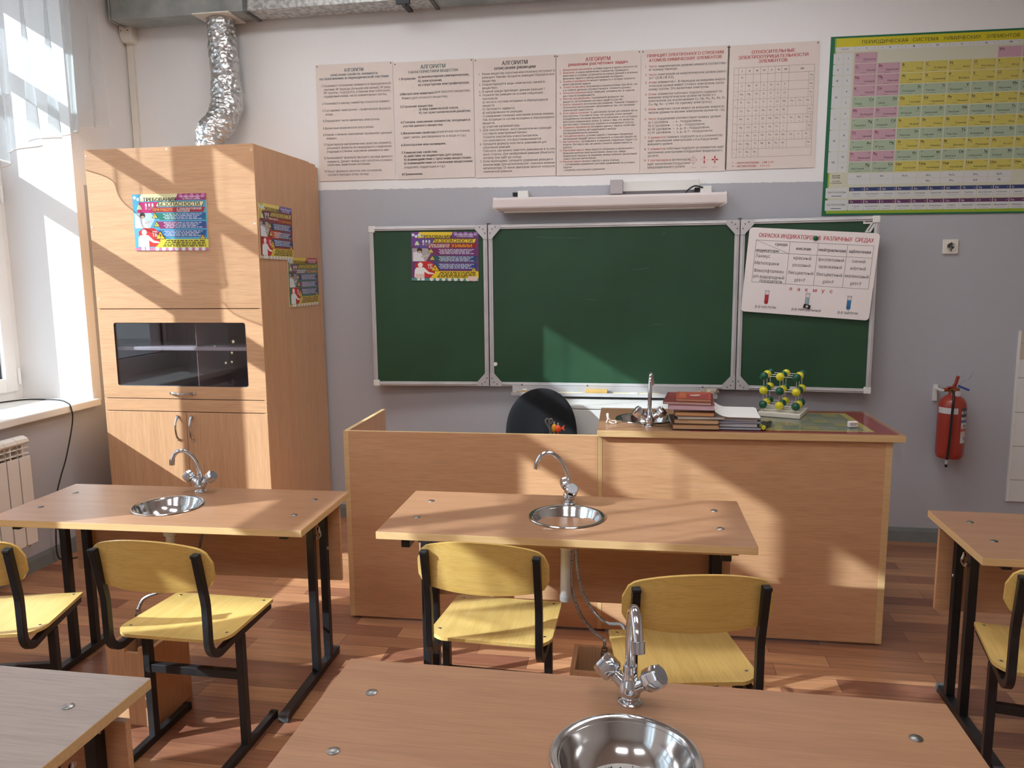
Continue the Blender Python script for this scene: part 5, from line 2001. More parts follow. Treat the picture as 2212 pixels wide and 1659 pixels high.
def build_desks():
    # left desk of the front row
    x, y, rz = -.123, -2.113, R(1.9)
    sk, tp = loc(x, y, rz, -.145, -2.135), loc(x, y, rz, -.130, -1.925)
    d = desk('lab desk of the front row by the window, sunlit, with sink and chrome tap', x, y, rz, .722, sk, (tp[0], tp[1], (1, -.05), (-.75, -.62), .105, .185))
    b = MB()
    b.cyl((-.145, -2.135, .600), (-.150, -2.135, .50), .017, n=16)
    world_part('drain_pipe', b, M_PIPE, d)
    h = MB()
    h.tube(spline([(-.120, -1.93, .695), (-.112, -1.95, .60), (-.10, -2.02, .50), (-.06, -2.20, .425), (-.10, -2.29, .432), (-.150, -2.315, .415), (-.172, -2.325, .375)], 8), .0062, 10)
    world_part('water_hose', h, M_HOSE, d)
    # centre desk
    x, y, rz = 1.437, -2.165, R(0.9)
    sk, tp = loc(x, y, rz, 1.440, -2.180), loc(x, y, rz, 1.433, -2.018)
    d = desk('lab desk in front of the demonstration desk, with sink and tap turned left', x, y, rz, .760, sk, (tp[0], tp[1], (.28, -1), (-1, -.12), .122, .195), slab=True)
    b = MB()
    b.cyl((1.437, -2.18, .645), (1.435, -2.18, .452), .0185, n=18)
    b.cyl((1.435, -2.18, .466), (1.435, -2.18, .448), .0205, n=18)
    world_part('drain_pipe', b, M_PIPE, d)
    h = MB()
    h.tube(spline([(1.462, -2.06, .735), (1.458, -2.11, .64), (1.452, -2.15, .536), (1.466, -2.16, .448), (1.496, -2.19, .392), (1.548, -2.25, .362), (1.580, -2.305, .368), (1.583, -2.31, .345)], 8), .0062, 10)
    world_part('water_hose', h, M_HOSE, d)
    h = MB()
    h.tube(spline([(1.468, -2.05, .735), (1.468, -2.10, .60), (1.488, -2.12, .473), (1.532, -2.13, .392), (1.585, -2.16, .362), (1.640, -2.22, .385), (1.655, -2.28, .360), (1.645, -2.31, .330)], 8), .0062, 10)
    world_part('water_hose', h, M_HOSE, d)
    # near centre desk
    x, y, rz = 1.679, -3.534, R(-.2)
    sk, tp = loc(x, y, rz, 1.677, -3.556), loc(x, y, rz, 1.682, -3.370)
    d = desk('nearest lab desk with the large round sink at the bottom of the picture', x, y, rz, .760, sk, (tp[0], tp[1], (1, -.38), (.16, -1), .105, .215,
             [(0, .066), (.001, .10), (.004, .150), (.014, .190), (.034, .212), (.058, .213), (.080, .198), (.094, .176), (.100, .156)], .0104))
    b = MB()
    b.cyl((1.677, -3.556, .64), (1.677, -3.556, .44), .0185, n=18)
    world_part('drain_pipe', b, M_PIPE, d)
    # right desk of the front row
    x, y, rz = 3.388, -2.058, R(-.9)
    desk('lab desk at the right edge of the front row under the fire extinguisher', x, y, rz, .722, None, None)
    # near left desk
    desk('grey scratched lab desk top in the bottom left corner', .008, -3.644, 0, .740, None, None, M_TOPG)


# ---------------------------------------------------------------- school chairs
def make_chair(label, x, y, rz):
    """Plywood school chair on a black rectangular tube frame; x, y is the middle of the seat, the sitter looks along +y."""
    t = thing('school_chair', label, 'chair', (x, y, 0), rz, None)
    zs = .455
    px_ = .175
    # seat
    out = rrect(-.190, .190, -.165, .192, [.05, .05, .03, .03], 5)
    n = len(out)
    pts = []
    for (a, b) in out:
        w_ = 1.0 + .07 * (0.192 - b) / .36            # a little wider behind
        bb = b
        if b < -.05:
            bb = b - .030 * (1 - (a / .2) ** 2) * min(1, (-.05 - b) / .1)
        pts.append((a * w_, bb))
    s = MB()
    v, f = [], []

    def zz(a, b):
        return zs + .010 * (a / .2) ** 2 - .012 * max(0, (b - .10) / .09) ** 2 + .004 * max(0, (-.08 - b) / .1)
    rings = [1.0, .8, .55, .3]
    for lay in (0, 1):
        for k in rings:
            for (a, b) in pts:
                aa, b_ = a * k, b * k
                v.append((aa, b_, zz(aa, b_) - (.011 if lay == 0 else 0)))
        v.append((0, 0, zz(0, 0) - (.011 if lay == 0 else 0)))
    L = n * len(rings) + 1
    for lay in (0, 1):
        o_ = lay * L
        for k in range(len(rings) - 1):
            for i in range(n):
                j = (i + 1) % n
                q = [o_ + k * n + i, o_ + k * n + j, o_ + (k + 1) * n + j, o_ + (k + 1) * n + i]
                f.append(q if lay == 1 else q[::-1])
        for i in range(n):
            j = (i + 1) % n
            q = [o_ + (len(rings) - 1) * n + i, o_ + (len(rings) - 1) * n + j, o_ + L - 1]
            f.append(q if lay == 1 else q[::-1])
    for i in range(n):
        j = (i + 1) % n
        f.append([i, j, L + j, L + i])
    s.add(v, f, 0, True)
    so_ = s.build('seat', M_PLYY, t, 0, sharp=50)
    for (a, b) in ((-.165, .150), (.165, .150), (-.175, -.118), (.175, -.118)):
        c = MB()
        c.lathe([(.0055, 0), (.0045, .0012), (0, .0013)], 10, 0, Matrix.Translation((a, b, zz(a, b))))
        c.build('rivet', M_DARKSTEEL, so_)
    # backrest: arched outline on a curved, backwards leaning shell
    bk = MB()
    nu, nv, th = 28, 8, .011
    v, f = [], []

    def outline(u):
        a = abs(u) / .207
        c = max(0.0, (a - .80) / .20)
        rnd_ = .042 * (1 - math.sqrt(max(0.0, 1 - c * c)))
        top = .822 - .040 * a ** 2.2 - rnd_ * .9
        bot = .648 + .014 * a ** 2 + rnd_ * .75
        return bot, top
    for side in (0, 1):
        for i in range(nu + 1):
            u = -.207 + .414 * i / nu
            bot, top = outline(u)
            for j in range(nv + 1):
                z = bot + (top - bot) * j / nv
                yy = -.268 + .036 * (u / .2) ** 2 - .14 * (z - .735) + (th if side else 0)
                v.append((u, yy, z))
    K = (nu + 1) * (nv + 1)
    for side in (0, 1):
        for i in range(nu):
            for j in range(nv):
                a = side * K + i * (nv + 1) + j
                q = [a, a + nv + 1, a + nv + 2, a + 1]
                f.append(q if side == 0 else q[::-1])
    rim = [i * (nv + 1) for i in range(nu + 1)] + [nu * (nv + 1) + j for j in range(1, nv + 1)] + [i * (nv + 1) + nv for i in range(nu - 1, -1, -1)] + [j for j in range(nv - 1, 0, -1)]
    for k in range(len(rim)):
        a, b = rim[k], rim[(k + 1) % len(rim)]
        f.append([b, a, K + a, K + b])
    bk.add(v, f, 0, True)
    bk.build('backrest', M_PLYX, t, 0, sharp=50)
    # side frames
    for sx in (-1, 1):
        X = sx * px_
        pts3 = [(X, -.262, .778), (X, -.228, .620), (X, -.2255, .600), (X, -.2250, .575), (X, -.2250, .482)]
        for k in range(1, 8):
            a = R(180 + 90 * k / 8)
            pts3.append((X, -.165 + .060 * math.cos(a), .482 + .060 * math.sin(a)))
        pts3 += [(X, -.165, .422), (X, -.10, .428), (X, .165, .4355)]
        b = MB()
        b.bar(pts3, (1, 0, 0), .022, .024)
        fo = b.build('side_tube', M_BLACK, t, .002)
        c = MB().box(X - .012, X + .012, -.277, -.251, .772, .784)
        c.build('end_cap', M_RUBBER, fo, .003)
        l = MB().box(X - .0125, X + .0125, -.055, -.025, .022, .418)
        l.build('leg', M_BLACK, t, .002)
        r = MB().box(X - .0125, X + .0125, -.300, .165, .003, .027)
        ro = r.build('runner', M_BLACK, t, .002)
        for yy in (-.300, .148):
            MB().box(X - .0135, X + .0135, yy - .001, yy + .018, 0, .028).build('end_cap', M_RUBBER, ro, .002)
    MB().box(-px_ + .012, px_ - .012, -.052, -.028, .262, .292).build('stretcher', M_BLACK, t, .002)
    return t


CHAIRS = [('plywood school chair pushed under the window side desk, sunlit, whole frame in view', .194, -2.510, R(-.5)),
          ('plywood school chair cut off by the left picture edge, beside the radiator', -.489, -2.600, R(15)),
          ('plywood school chair on the left half of the centre desk', 1.230, -2.386, R(-2)),
          ('plywood school chair in shade behind the nearest tap, right half of the centre desk', 1.817, -2.552, R(10)),
          ('plywood school chair cut off by the right picture edge', 2.955, -2.382, R(-10))]


def build_chairs():
    first = None
    for (label, x, y, rz) in CHAIRS:
        if first is None:
            first = make_chair(label, x, y, rz)
            first['group'] = 'school chairs at the lab desks'
        else:
            c = copy_tree(first)
            c.location = (x, y, 0)
            c.rotation_euler = (0, 0, rz)
            c['label'] = label


# ---------------------------------------------------------------- pipe boxes on the floor
def pipe_box(label, x0, x1, y0, y1, h, notch):
    t = thing('pipe_box', label, 'box', ((x0 + x1) / 2, (y0 + y1) / 2, 0))
    th = .016
    f = MB()
    if notch:
        xm0, xm1 = x0 + .075, x1 - .055
        for (a, b, zt) in ((x0 + th, xm0, h), (xm0, xm1, h - .022), (xm1, x1 - th, h)):
            f.box(a, b, y0, y0 + th, 0, zt)
    else:
        f.box(x0 + th, x1 - th, y0, y0 + th, 0, h - .002)
    part('front_board', f, M_BZ, t)
    part('back_board', MB().box(x0 + th, x1 - th, y1 - th, y1, 0, h), M_BZ, t)
    for x in (x0, x1 - th):
        part('side_board', MB().box(x, x + th, y0, y1, 0, h), M_BZ, t)
    for x in (x0 + .03, x1 - .03):
        part('screw', MB().cyl((x, y0, .05), (x, y0 - .0015, .05), .004, n=8), flat((60, 50, 44)), t)
    return t


def valve_pipe(label, x, y, top):
    t = thing('water_pipe', label, 'pipe', (x, y, 0))
    part('riser', MB().cyl((x, y, 0), (x, y, top - .055), .0125, n=14), M_BRASS, t)
    b = MB()
    b.cyl((x, y, top - .075), (x, y, top - .045), .018, n=6)
    b.cyl((x, y, top - .045), (x, y, top - .020), .013, n=14)
    b.cyl((x, y - .005, top - .035), (x, y - .032, top - .035), .010, n=12)
    part('valve', b, M_BRASS, t)
    part('nut', MB().cyl((x, y, top - .020), (x, y, top - .004), .0105, n=6), M_CHROME, t)


def build_boxes():
    pipe_box('beech pipe box on the floor under the window side desk', -.205, -.022, -2.475, -2.25, .300, True)
    valve_pipe('pipe with valve rising from the pipe box under the window side desk', -.172, -2.325, .375)
    pipe_box('beech pipe box on the floor under the centre desk', 1.472, 1.690, -2.410, -2.215, .300, False)
    valve_pipe('rusty pipe with valve in the left of the box under the centre desk', 1.583, -2.31, .345)
    valve_pipe('rusty pipe with valve in the right of the box under the centre desk', 1.645, -2.31, .330)


# ---------------------------------------------------------------- teacher's place
DY, DRZ = -1.475, R(1.4)


def build_teacher():
    t = thing('teacher_desk', 'beech teacher desk behind a high front panel with a left side panel', 'desk', (1.53, DY, 0), DRZ)
    MB().box(-1.185, -.020, 0, .018, .012, .908).build('front_panel', M_BX, t, .001)
    MB().box(-1.187, -1.169, .0185, .585, .012, .908).build('side_panel', M_BX, t, .001)
    MB().box(-1.168, -.030, .019, .580, .735, .757).build('desktop', M_TOP, t, .001)
    MB().box(-.048, -.030, .019, .580, .012, .734).build('side_panel', M_BX, t, .001)
    e = MB()
    e.box(-1.188, -1.164, -.0012, .0006, .012, .909)
    e.box(-1.186, -.020, -.0006, .0186, .9082, .9092)
    e.box(-1.188, -1.168, .0186, .586, .9082, .9092)
    e.build('edge_band', M_EDGE, t)
    MB().box(-.0195, -.0005, -.001, .017, .012, .905).build('edge_strip', M_EDGE, t)

    d = thing('demonstration_desk', 'raised beech demonstration desk with overhanging top, sink and tap', 'desk', (1.53, DY, 0), DRZ)
    MB().box(.000, 1.205, 0, .018, .012, .909).build('front_panel', M_BX, d, .001)
    MB().box(1.187, 1.205, .0185, .535, .012, .909).build('side_panel', M_BX, d, .001)
    MB().box(.000, .018, .0185, .535, .012, .909).build('side_panel', M_BX, d, .001)
    bpy.context.view_layer.update()
    sk = loc(1.53, DY, DRZ, 1.712, -1.216)
    tp = loc(1.53, DY, DRZ, 1.733, -1.392)
    slab_with_hole(-.022, 1.250, -.028, .545, .910, .940, sk[0], sk[1], .122).build('desktop', [M_TOP, M_EDGE], d, .003)
    MB().box(1.180, 1.207, -.0012, .001, .012, .908).build('edge_band', M_EDGE, d)
    basin(d, sk[0], sk[1], .940)
    tap(d, tp[0], tp[1], .940, (1, .1), (.14, 1), .10, .24, [(0, .066), (.001, .11), (.004, .165), (.012, .205), (.026, .226), (.046, .228), (.062, .214), (.070, .192), (.072, .176)])


def build_mat():
    t = thing('table_mat', 'red and yellow bordered printed chart lying under clear film on the demonstration desk', 'table mat', (2.36, -1.18, .940), DRZ)
    x0, x1, y0, y1 = -.46, .385, -.285, .245
    MB().box(x0, x1, y0, y1, .0002, .0012).build('sheet', flat((140, 62, 58), .5), t)
    p = Print(x1 - x0, y1 - y0, .0012)
    p.rect(0, 1, 0, 1, (150, 54, 54), .3)
    p.rect(0, .905, .075, .925, (196, 178, 92), .7)
    p.rect(0, .868, .115, .885, (134, 134, 112), 1.1)
    for i in range(9):
        for j in range(5):
            c = ((150, 150, 126), (166, 158, 100), (128, 138, 118))[(i * 2 + j) % 3]
            p.rect(.04 + .09 * i, .12 + .09 * i, .135 + .145 * j, .262 + .145 * j, c, 1.5)
    for (u, v, r) in ((.235, .90, .020), (.40, .88, .018)):
        p.disc(u, v, r, (206, 188, 70), 2)
    o = p.done('printed_chart', t, .35)
    o.location = (x0, y0, 0)
    f = MB()
    f.box(x0 - .02, x1 + .014, y0 - .005, y1 + .01, .0036, .0042)
    pts = []
    v = []
    n = 10
    for i in range(n + 1):
        s = i / n
        v.append((x1 + .014 + .012 * math.sin(s * 1.4), y0 + .02, .0042 - .150 * s * (1 - .12 * s)))
        v.append((x1 + .014 + .016 * math.sin(s * 1.6), y0 + .02 + .115 * (1 - .55 * s ** 3), .0042 - .165 * s))
    f.add(v, [(2 * i, 2 * i + 1, 2 * i + 3, 2 * i + 2) for i in range(n)], 0, True)
    f.build('clear_film', M_FILM, t)


def book(name, label, cat, cx, cy, z, w, d, h, rz, cover, pages=(214, 190, 160), group=None, art=None, hard=False):
    """A closed book lying flat: cover boards wrapped round a page block, spine on the left."""
    t = thing(name, label, cat, (cx, cy, z), rz, group)
    c = .0022 if hard else .0009
    b = MB()
    b.box(-w / 2, w / 2, -d / 2, d / 2, 0, c)
    b.box(-w / 2, w / 2, -d / 2, d / 2, h - c, h)
    b.box(-w / 2, -w / 2 + c, -d / 2, d / 2, c, h - c)
    b.build('cover', flat(cover, .4), t)
    MB().box(-w / 2 + c + .0002, w / 2 - .003, -d / 2 + .003, d / 2 - .003, c, h - c).build('page_block', mottled('pages_%d' % (abs(hash(label)) % 997), tuple(max(0, v - 26) for v in pages), pages, scale=(4, 4, 320), nscale=2.2, rough=.8), t)
    if art:
        p = Print(w, d, h)
        art(p)
        o = p.done('cover_print', t, .4)
        o.location = (-w / 2, -d / 2, 0)
    return t


def build_books():
    g = 'textbooks piled on the demonstration desk'
    z = .9445
    spec = [('closed book with dark brown cover, lowest of the textbook pile', 1.925, -1.345, .200, .245, .0230, 2, (92, 62, 50), (214, 176, 138)),
            ('thick book with tan page edges, second from the bottom of the textbook pile', 1.935, -1.350, .190, .230, .0215, -2, (70, 52, 46), (220, 182, 140)),
            ('thin grey white book in the middle of the textbook pile', 1.945, -1.345, .200, .240, .0110, 4, (176, 170, 162), (224, 216, 204)),
            ('book with orange tan page edges in the middle of the textbook pile', 1.925, -1.350, .170, .225, .0200, -1, (104, 58, 46), (222, 170, 122)),
            ('slim dark book under the pink edged one in the textbook pile', 1.915, -1.345, .170, .220, .0085, 3, (70, 56, 58), (206, 186, 160)),
            ('book with pale pink page edges, third from the top of the textbook pile', 1.915, -1.345, .196, .255, .0215, -3, (150, 74, 92), (226, 196, 206)),
            ('large maroon book lying second from the top of the textbook pile', 1.905, -1.330, .205, .270, .0120, -6, (116, 48, 48), (216, 186, 172)),
            ('small red orange book on top of the textbook pile', 1.925, -1.345, .150, .205, .0105, -4, (166, 70, 56), (220, 178, 140))]
    for k, (lab, x, y, w_, d, h, rz, cov, pg) in enumerate(spec):
        art = None
        if k == len(spec) - 1:
            def art(p):
                p.rect(.04, .96, .03, .97, (176, 82, 62), .5)
                p.rect(.30, .92, .30, .94, (150, 58, 60), .8)
                p.disc(.52, .50, .022, (200, 160, 150), 1.2)
                p.disc(.62, .42, .014, (206, 172, 150), 1.3)
                for q in range(5):
                    p.scribble(.10, .26, .15 + .12 * q, .004, (226, 196, 120), 1.5, q)
        if k == len(spec) - 2:
            def art(p):
                p.rect(.05, .95, .04, .40, (138, 62, 60), .5)
        book('book', lab, 'book', x, y, z, w_, d, h, R(rz), cov, pg, g, art, k in (0, 1, 3))
        z += h + .0004
    g = 'notebooks and papers piled on the demonstration desk'
    z = .9445
    spec = [('dark covered notebook at the bottom of the paper pile', 2.112, -1.335, .185, .225, .0110, 1, (54, 56, 66), (206, 206, 214)),
            ('white notebook second from the bottom of the paper pile', 2.108, -1.335, .168, .205, .0150, -1, (196, 198, 210), (226, 226, 230)),
            ('blue edged notebook in the middle of the paper pile', 2.112, -1.335, .180, .215, .0095, 2, (92, 108, 150), (200, 208, 226)),
            ('white exercise book above the blue one in the paper pile', 2.106, -1.335, .178, .212, .0085, -3, (210, 212, 220), (228, 228, 232)),
            ('thin lilac exercise book near the top of the paper pile', 2.110, -1.330, .182, .215, .0050, 4, (176, 170, 198), (226, 224, 230))]
    for (lab, x, y, w_, d, h, rz, cov, pg) in spec:
        book('notebook', lab, 'notebook', x, y, z, w_, d, h, R(rz), cov, pg, g)
        z += h + .0004
    t = thing('paper_stack', 'loose white sheets lying askew on top of the paper pile', 'papers', (2.105, -1.325, z), R(-7))
    rnd = random.Random(5)
    for k in range(5):
        b = MB()
        n = 12
        a = .003 * k
        v = []
        for i in range(n + 1):
            u = -.098 + .196 * i / n
            zc = k * .0016 + .0006 + .016 * max(0, (-u - .03) / .068) ** 2 * (1 + .25 * k)
            for yy in (-.135, .125):
                v.append((u, yy + a * (1 if k % 2 else -1), zc))
                v.append((u, yy + a * (1 if k % 2 else -1), zc + .0008))
        f = []
        for i in range(n):
            q = i * 4
            f += [(q, q + 4, q + 6, q + 2), (q + 1, q + 3, q + 7, q + 5), (q, q + 1, q + 5, q + 4), (q + 2, q + 6, q + 7, q + 3)]
        f += [(0, 2, 3, 1), (n * 4, n * 4 + 1, n * 4 + 3, n * 4 + 2)]
        b.add(v, f, 0, True, Matrix.Rotation(R(rnd.uniform(-6, 6)), 4, 'Z'))
        b.build('paper_sheet', flat((230, 228, 226), .7), t)


def build_lattice():
    cx, cy, z0, rz = 2.364, -1.030, .9445, R(-20)
    t = thing('crystal_model', 'yellow and green ball crystal lattice model on a white base', 'model', (cx, cy, z0), rz)
    MB().box(-.095, .095, -.110, .110, 0, .020).build('base', mottled('base_board', (208, 202, 190), (220, 214, 202), nscale=4), t, .002)
    s, h = .0735, .0680
    zb = .020 + .018
    G, Y = flat((20, 82, 58), .22), flat((218, 206, 42), .25)
    P = {}
    for i in range(3):
        for j in range(3):
            for k in range(3):
                P[i, j, k] = Vector(((i - 1) * s - .006, (j - 1) * s, zb + .012 + k * h))
    r = .0195
    for (i, j, k), p in P.items():
        o = MB().sphere(p, r, 20, 12).build('ball', G if (i + j + k) % 2 == 0 else Y, t)
    RM = flat((196, 196, 190), .3, .6)
    for (i, j, k), p in P.items():
        for d in ((1, 0, 0), (0, 1, 0), (0, 0, 1)):
            q = P.get((i + d[0], j + d[1], k + d[2]))
            if q:
                e = (q - p).normalized()
                MB().cyl(p + e * (r - .002), q - e * (r - .002), .0017, n=8).build('rod', RM, t)
    for i in range(3):
        for j in range(3):
            p = P[i, j, 0]
            MB().cyl((p.x, p.y, .0195), (p.x, p.y, p.z - r + .002), .0022, n=8).build('peg', RM, t)


def build_small():
    z = .9445
    for (x, y, rz, lab) in ((2.232, -1.375, 62, 'black highlighter with a yellow end beside the paper pile, the right one of two'), (2.222, -1.395, 80, 'black highlighter with a yellow end touching the paper pile, the left one of two')):
        t = thing('highlighter', lab, 'pen', (x, y, z), R(rz), 'black highlighters by the paper pile')
        b = MB()
        b.lathe([(.0105, -.045), (.0105, .055), (.008, .062), (0, .062)], 18, 0, Matrix.Translation((0, 0, .0108)) @ Matrix.Rotation(PI / 2, 4, 'Y'))
        b.build('barrel', flat((30, 32, 30), .35), t)
        c = MB()
        c.lathe([(0, -.0585), (.0075, -.0585), (.0085, -.0455), (.0100, -.0452)], 18, 0, Matrix.Translation((0, 0, .0108)) @ Matrix.Rotation(PI / 2, 4, 'Y'))
        c.build('tip', flat((206, 208, 60), .4), t)
    t = thing('eraser', 'small white eraser block on the right half of the demonstration desk', 'eraser', (2.602, -1.333, z + .0002), R(10))
    MB().box(-.020, .020, -.011, .011, 0, .026).build('block', flat((226, 220, 218), .6), t, .004)
    p = Print(.030, .016, 0)
    p.rect(0, 1, .10, .24, (190, 84, 92))
    p.rect(0, 1, .40, .50, (196, 120, 126))
    p.rect(.1, .9, .66, .74, (196, 120, 126))
    o = p.done('printed_mark', t)
    o.matrix_local = Matrix(((1, 0, 0, -.015), (0, 0, -1, -.0111), (0, 1, 0, .005), (0, 0, 0, 1)))
    t = thing('wire_clip', 'bent white wire clip at the left end of the demonstration desk top', 'clip', (1.558, -1.345, .940))
    b = MB()
    b.tube(spline([(-.018, 0, .003), (-.012, .004, .018), (-.016, .002, .040), (-.010, 0, .044), (-.008, -.004, .026), (.004, 0, .014), (.022, .004, .012), (.026, -.002, .003), (.010, -.010, .003), (-.006, -.006, .010)], 6), .0030, 8)
    b.build('wire', flat((222, 216, 208), .4), t)
    # pen cup hidden behind the front panel, with the scissors and two rubber-topped pencils showing above it
    zc = .7575
    t = thing('pen_cup', 'pen cup on the teacher desk behind the front panel', 'cup', (1.305, -1.388, zc))
    MB().lathe([(.030, 0), (.034, .105), (.032, .105), (.0285, .003), (0, .003)], 26).build('shell', flat((90, 96, 110), .4), t)
    t = thing('scissors', 'grey handled scissors standing upright above the desk panel before the office chair', 'scissors', (1.290, -1.388, zc + .0035), R(20))
    for s in (-1, 1):
        b = MB()
        b.tube(spline([(.003 * s, 0, .125), (.004 * s, 0, .150), (-.010 + .004 * s, 0, .172), (-.016 + .008 * s, 0, .192), (-.008 + .010 * s, 0, .204), (.002 + .006 * s, 0, .196), (.0 + .004 * s, 0, .178)], 6), .0030, 8)
        b.build('handle', flat((112, 112, 114), .4), t)
        MB().box(-.004 + .003 * s, .004 + .003 * s, -.0012 + .0014 * s, .0012 + .0014 * s, 0, .128).build('blade', M_CHROME, t)
    t = thing('pencil', 'pencil with a rounded yellow orange topper beside the scissors', 'pencil', (1.306, -1.385, zc + .0035))
    MB().cyl((0, 0, 0), (0, 0, .140), .0036, n=6).build('shaft', flat((190, 150, 90), .5), t)
    b = MB()
    b.sphere((0, 0, .160), .0125, 14, 10, sc=(1, .9, 1.6))
    b.build('topper', flat((232, 160, 40), .5), t)
    MB().cyl((0, 0, .178), (0, 0, .190), .0034, n=10).build('tip', flat((170, 166, 160), .4), t)
    t = thing('pencil', 'pencil with a red orange fish shaped topper beside the office chair', 'pencil', (1.324, -1.385, zc + .0035))
    MB().cyl((0, 0, 0), (0, 0, .140), .0036, n=6).build('shaft', flat((180, 90, 70), .5), t)
    b = MB()
    b.sphere((0, 0, .157), .0125, 14, 10, sc=(1.15, .8, 1.35))
    b.prism([(.012, .160), (.030, .176), (.026, .160), (.030, .150)][::-1], -.003, .003, 0, Matrix(((1, 0, 0, 0), (0, 0, -1, 0), (0, 1, 0, 0), (0, 0, 0, 1))))
    b.build('topper', flat((226, 78, 34), .5), t)
    MB().cyl((0, 0, .172), (0, 0, .184), .0034, n=10).build('tip', flat((170, 166, 160), .4), t)


def build_office():
    t = thing('office_chair', 'black fabric office chair behind the teacher desk', 'chair', (1.128, -.66, 0))
    FAB = mottled('black_fabric', (12, 12, 15), (20, 20, 24), nscale=120, rough=.95, bump=.3, bscale=300)
    b = MB()
    nu, nv = 30, 24
    v, f = [], []

    def hw(s):
        s2 = (s - .30) / .70
        if s <= .30:
            return .190 + .018 * (s / .30)
        return .208 * (1 - max(0, s2) ** 2.8) ** .5
    for side in (0, 1):
        for j in range(nv + 1):
            s = (1 - (1 - j / nv) ** 2.4) * .99995
            z = .52 + .440 * s
            for i in range(nu + 1):
                u = -1 + 2 * i / nu
                x = hw(s) * u
                e = (1 - u * u) ** .5 if abs(u) < 1 else 0
                th = .030 * e * (1 - max(0, (s - .8) / .2) ** 2) ** .5
                y = .235 + .020 * (s - .5) - .045 * (x / .208) ** 2 + (th if side else -th)
                v.append((x, y, z))
    K = (nu + 1) * (nv + 1)
    for side in (0, 1):
        for j in range(nv):
            for i in range(nu):
                a = side * K + j * (nu + 1) + i
                q = [a, a + 1, a + nu + 2, a + nu + 1]
                f.append(q if side == 0 else q[::-1])
    b.add(v, f, 0, True)
    part_ = b.build('backrest', FAB, t)
    s = MB()
    s.prism(rrect(-.225, .225, -.20, .20, .09, 8), .435, .500)
    s.build('seat', FAB, t, .02, 4)
    MB().bar([(0, .05, .415), (0, .235, .415), (0, .285, .46), (0, .285, .70)], (1, 0, 0), .060, .012).build('back_support', M_BLACK, t, .002)
    MB().cyl((0, 0, .09), (0, 0, .434), .025, n=18).build('gas_lift', M_BLACK, t)
    for k in range(5):
        a = 2 * PI * k / 5 + .3
        c, s_ = math.cos(a), math.sin(a)
        l = MB()
        l.bar([(0, 0, .105), (.14 * c, .14 * s_, .092), (.255 * c, .255 * s_, .072)], (-s_, c, 0), .040, .022)
        lo = l.build('base_leg', M_BLACK, t, .003)
        w_ = MB()
        w_.cyl((.255 * c - .018 * s_, .255 * s_ + .018 * c, .028), (.255 * c + .018 * s_, .255 * s_ - .018 * c, .028), .027, n=18)
        w_.cyl((.255 * c, .255 * s_, .03), (.255 * c, .255 * s_, .068), .007, n=8)
        w_.build('caster', M_RUBBER, lo)
    t = thing('low_cabinet', 'low white cabinet against the wall under the chalkboard', 'cabinet', (1.60, -.18, 0))
    part('body', MB().box(1.215, 1.985, -.34, -.022, .06, .832), M_WPL, t, .002)
    part('top_panel', MB().box(1.205, 1.995, -.355, -.021, .8325, .850), M_WPL, t, .002)
    part('plinth', MB().box(1.225, 1.975, -.32, -.03, 0, .0595), flat((120, 118, 116)), t)
    for (a, b_) in ((1.219, 1.597), (1.603, 1.981)):
        d = part('door', MB().box(a, b_, -.357, -.3405, .065, .826), M_WPL, t, .002)
        x = b_ - .04 if a < 1.5 else a + .04
        MB().cyl((x, -.357, .70), (x, -.378, .70), .010, .013, 14).build('knob', M_CHROME, d)


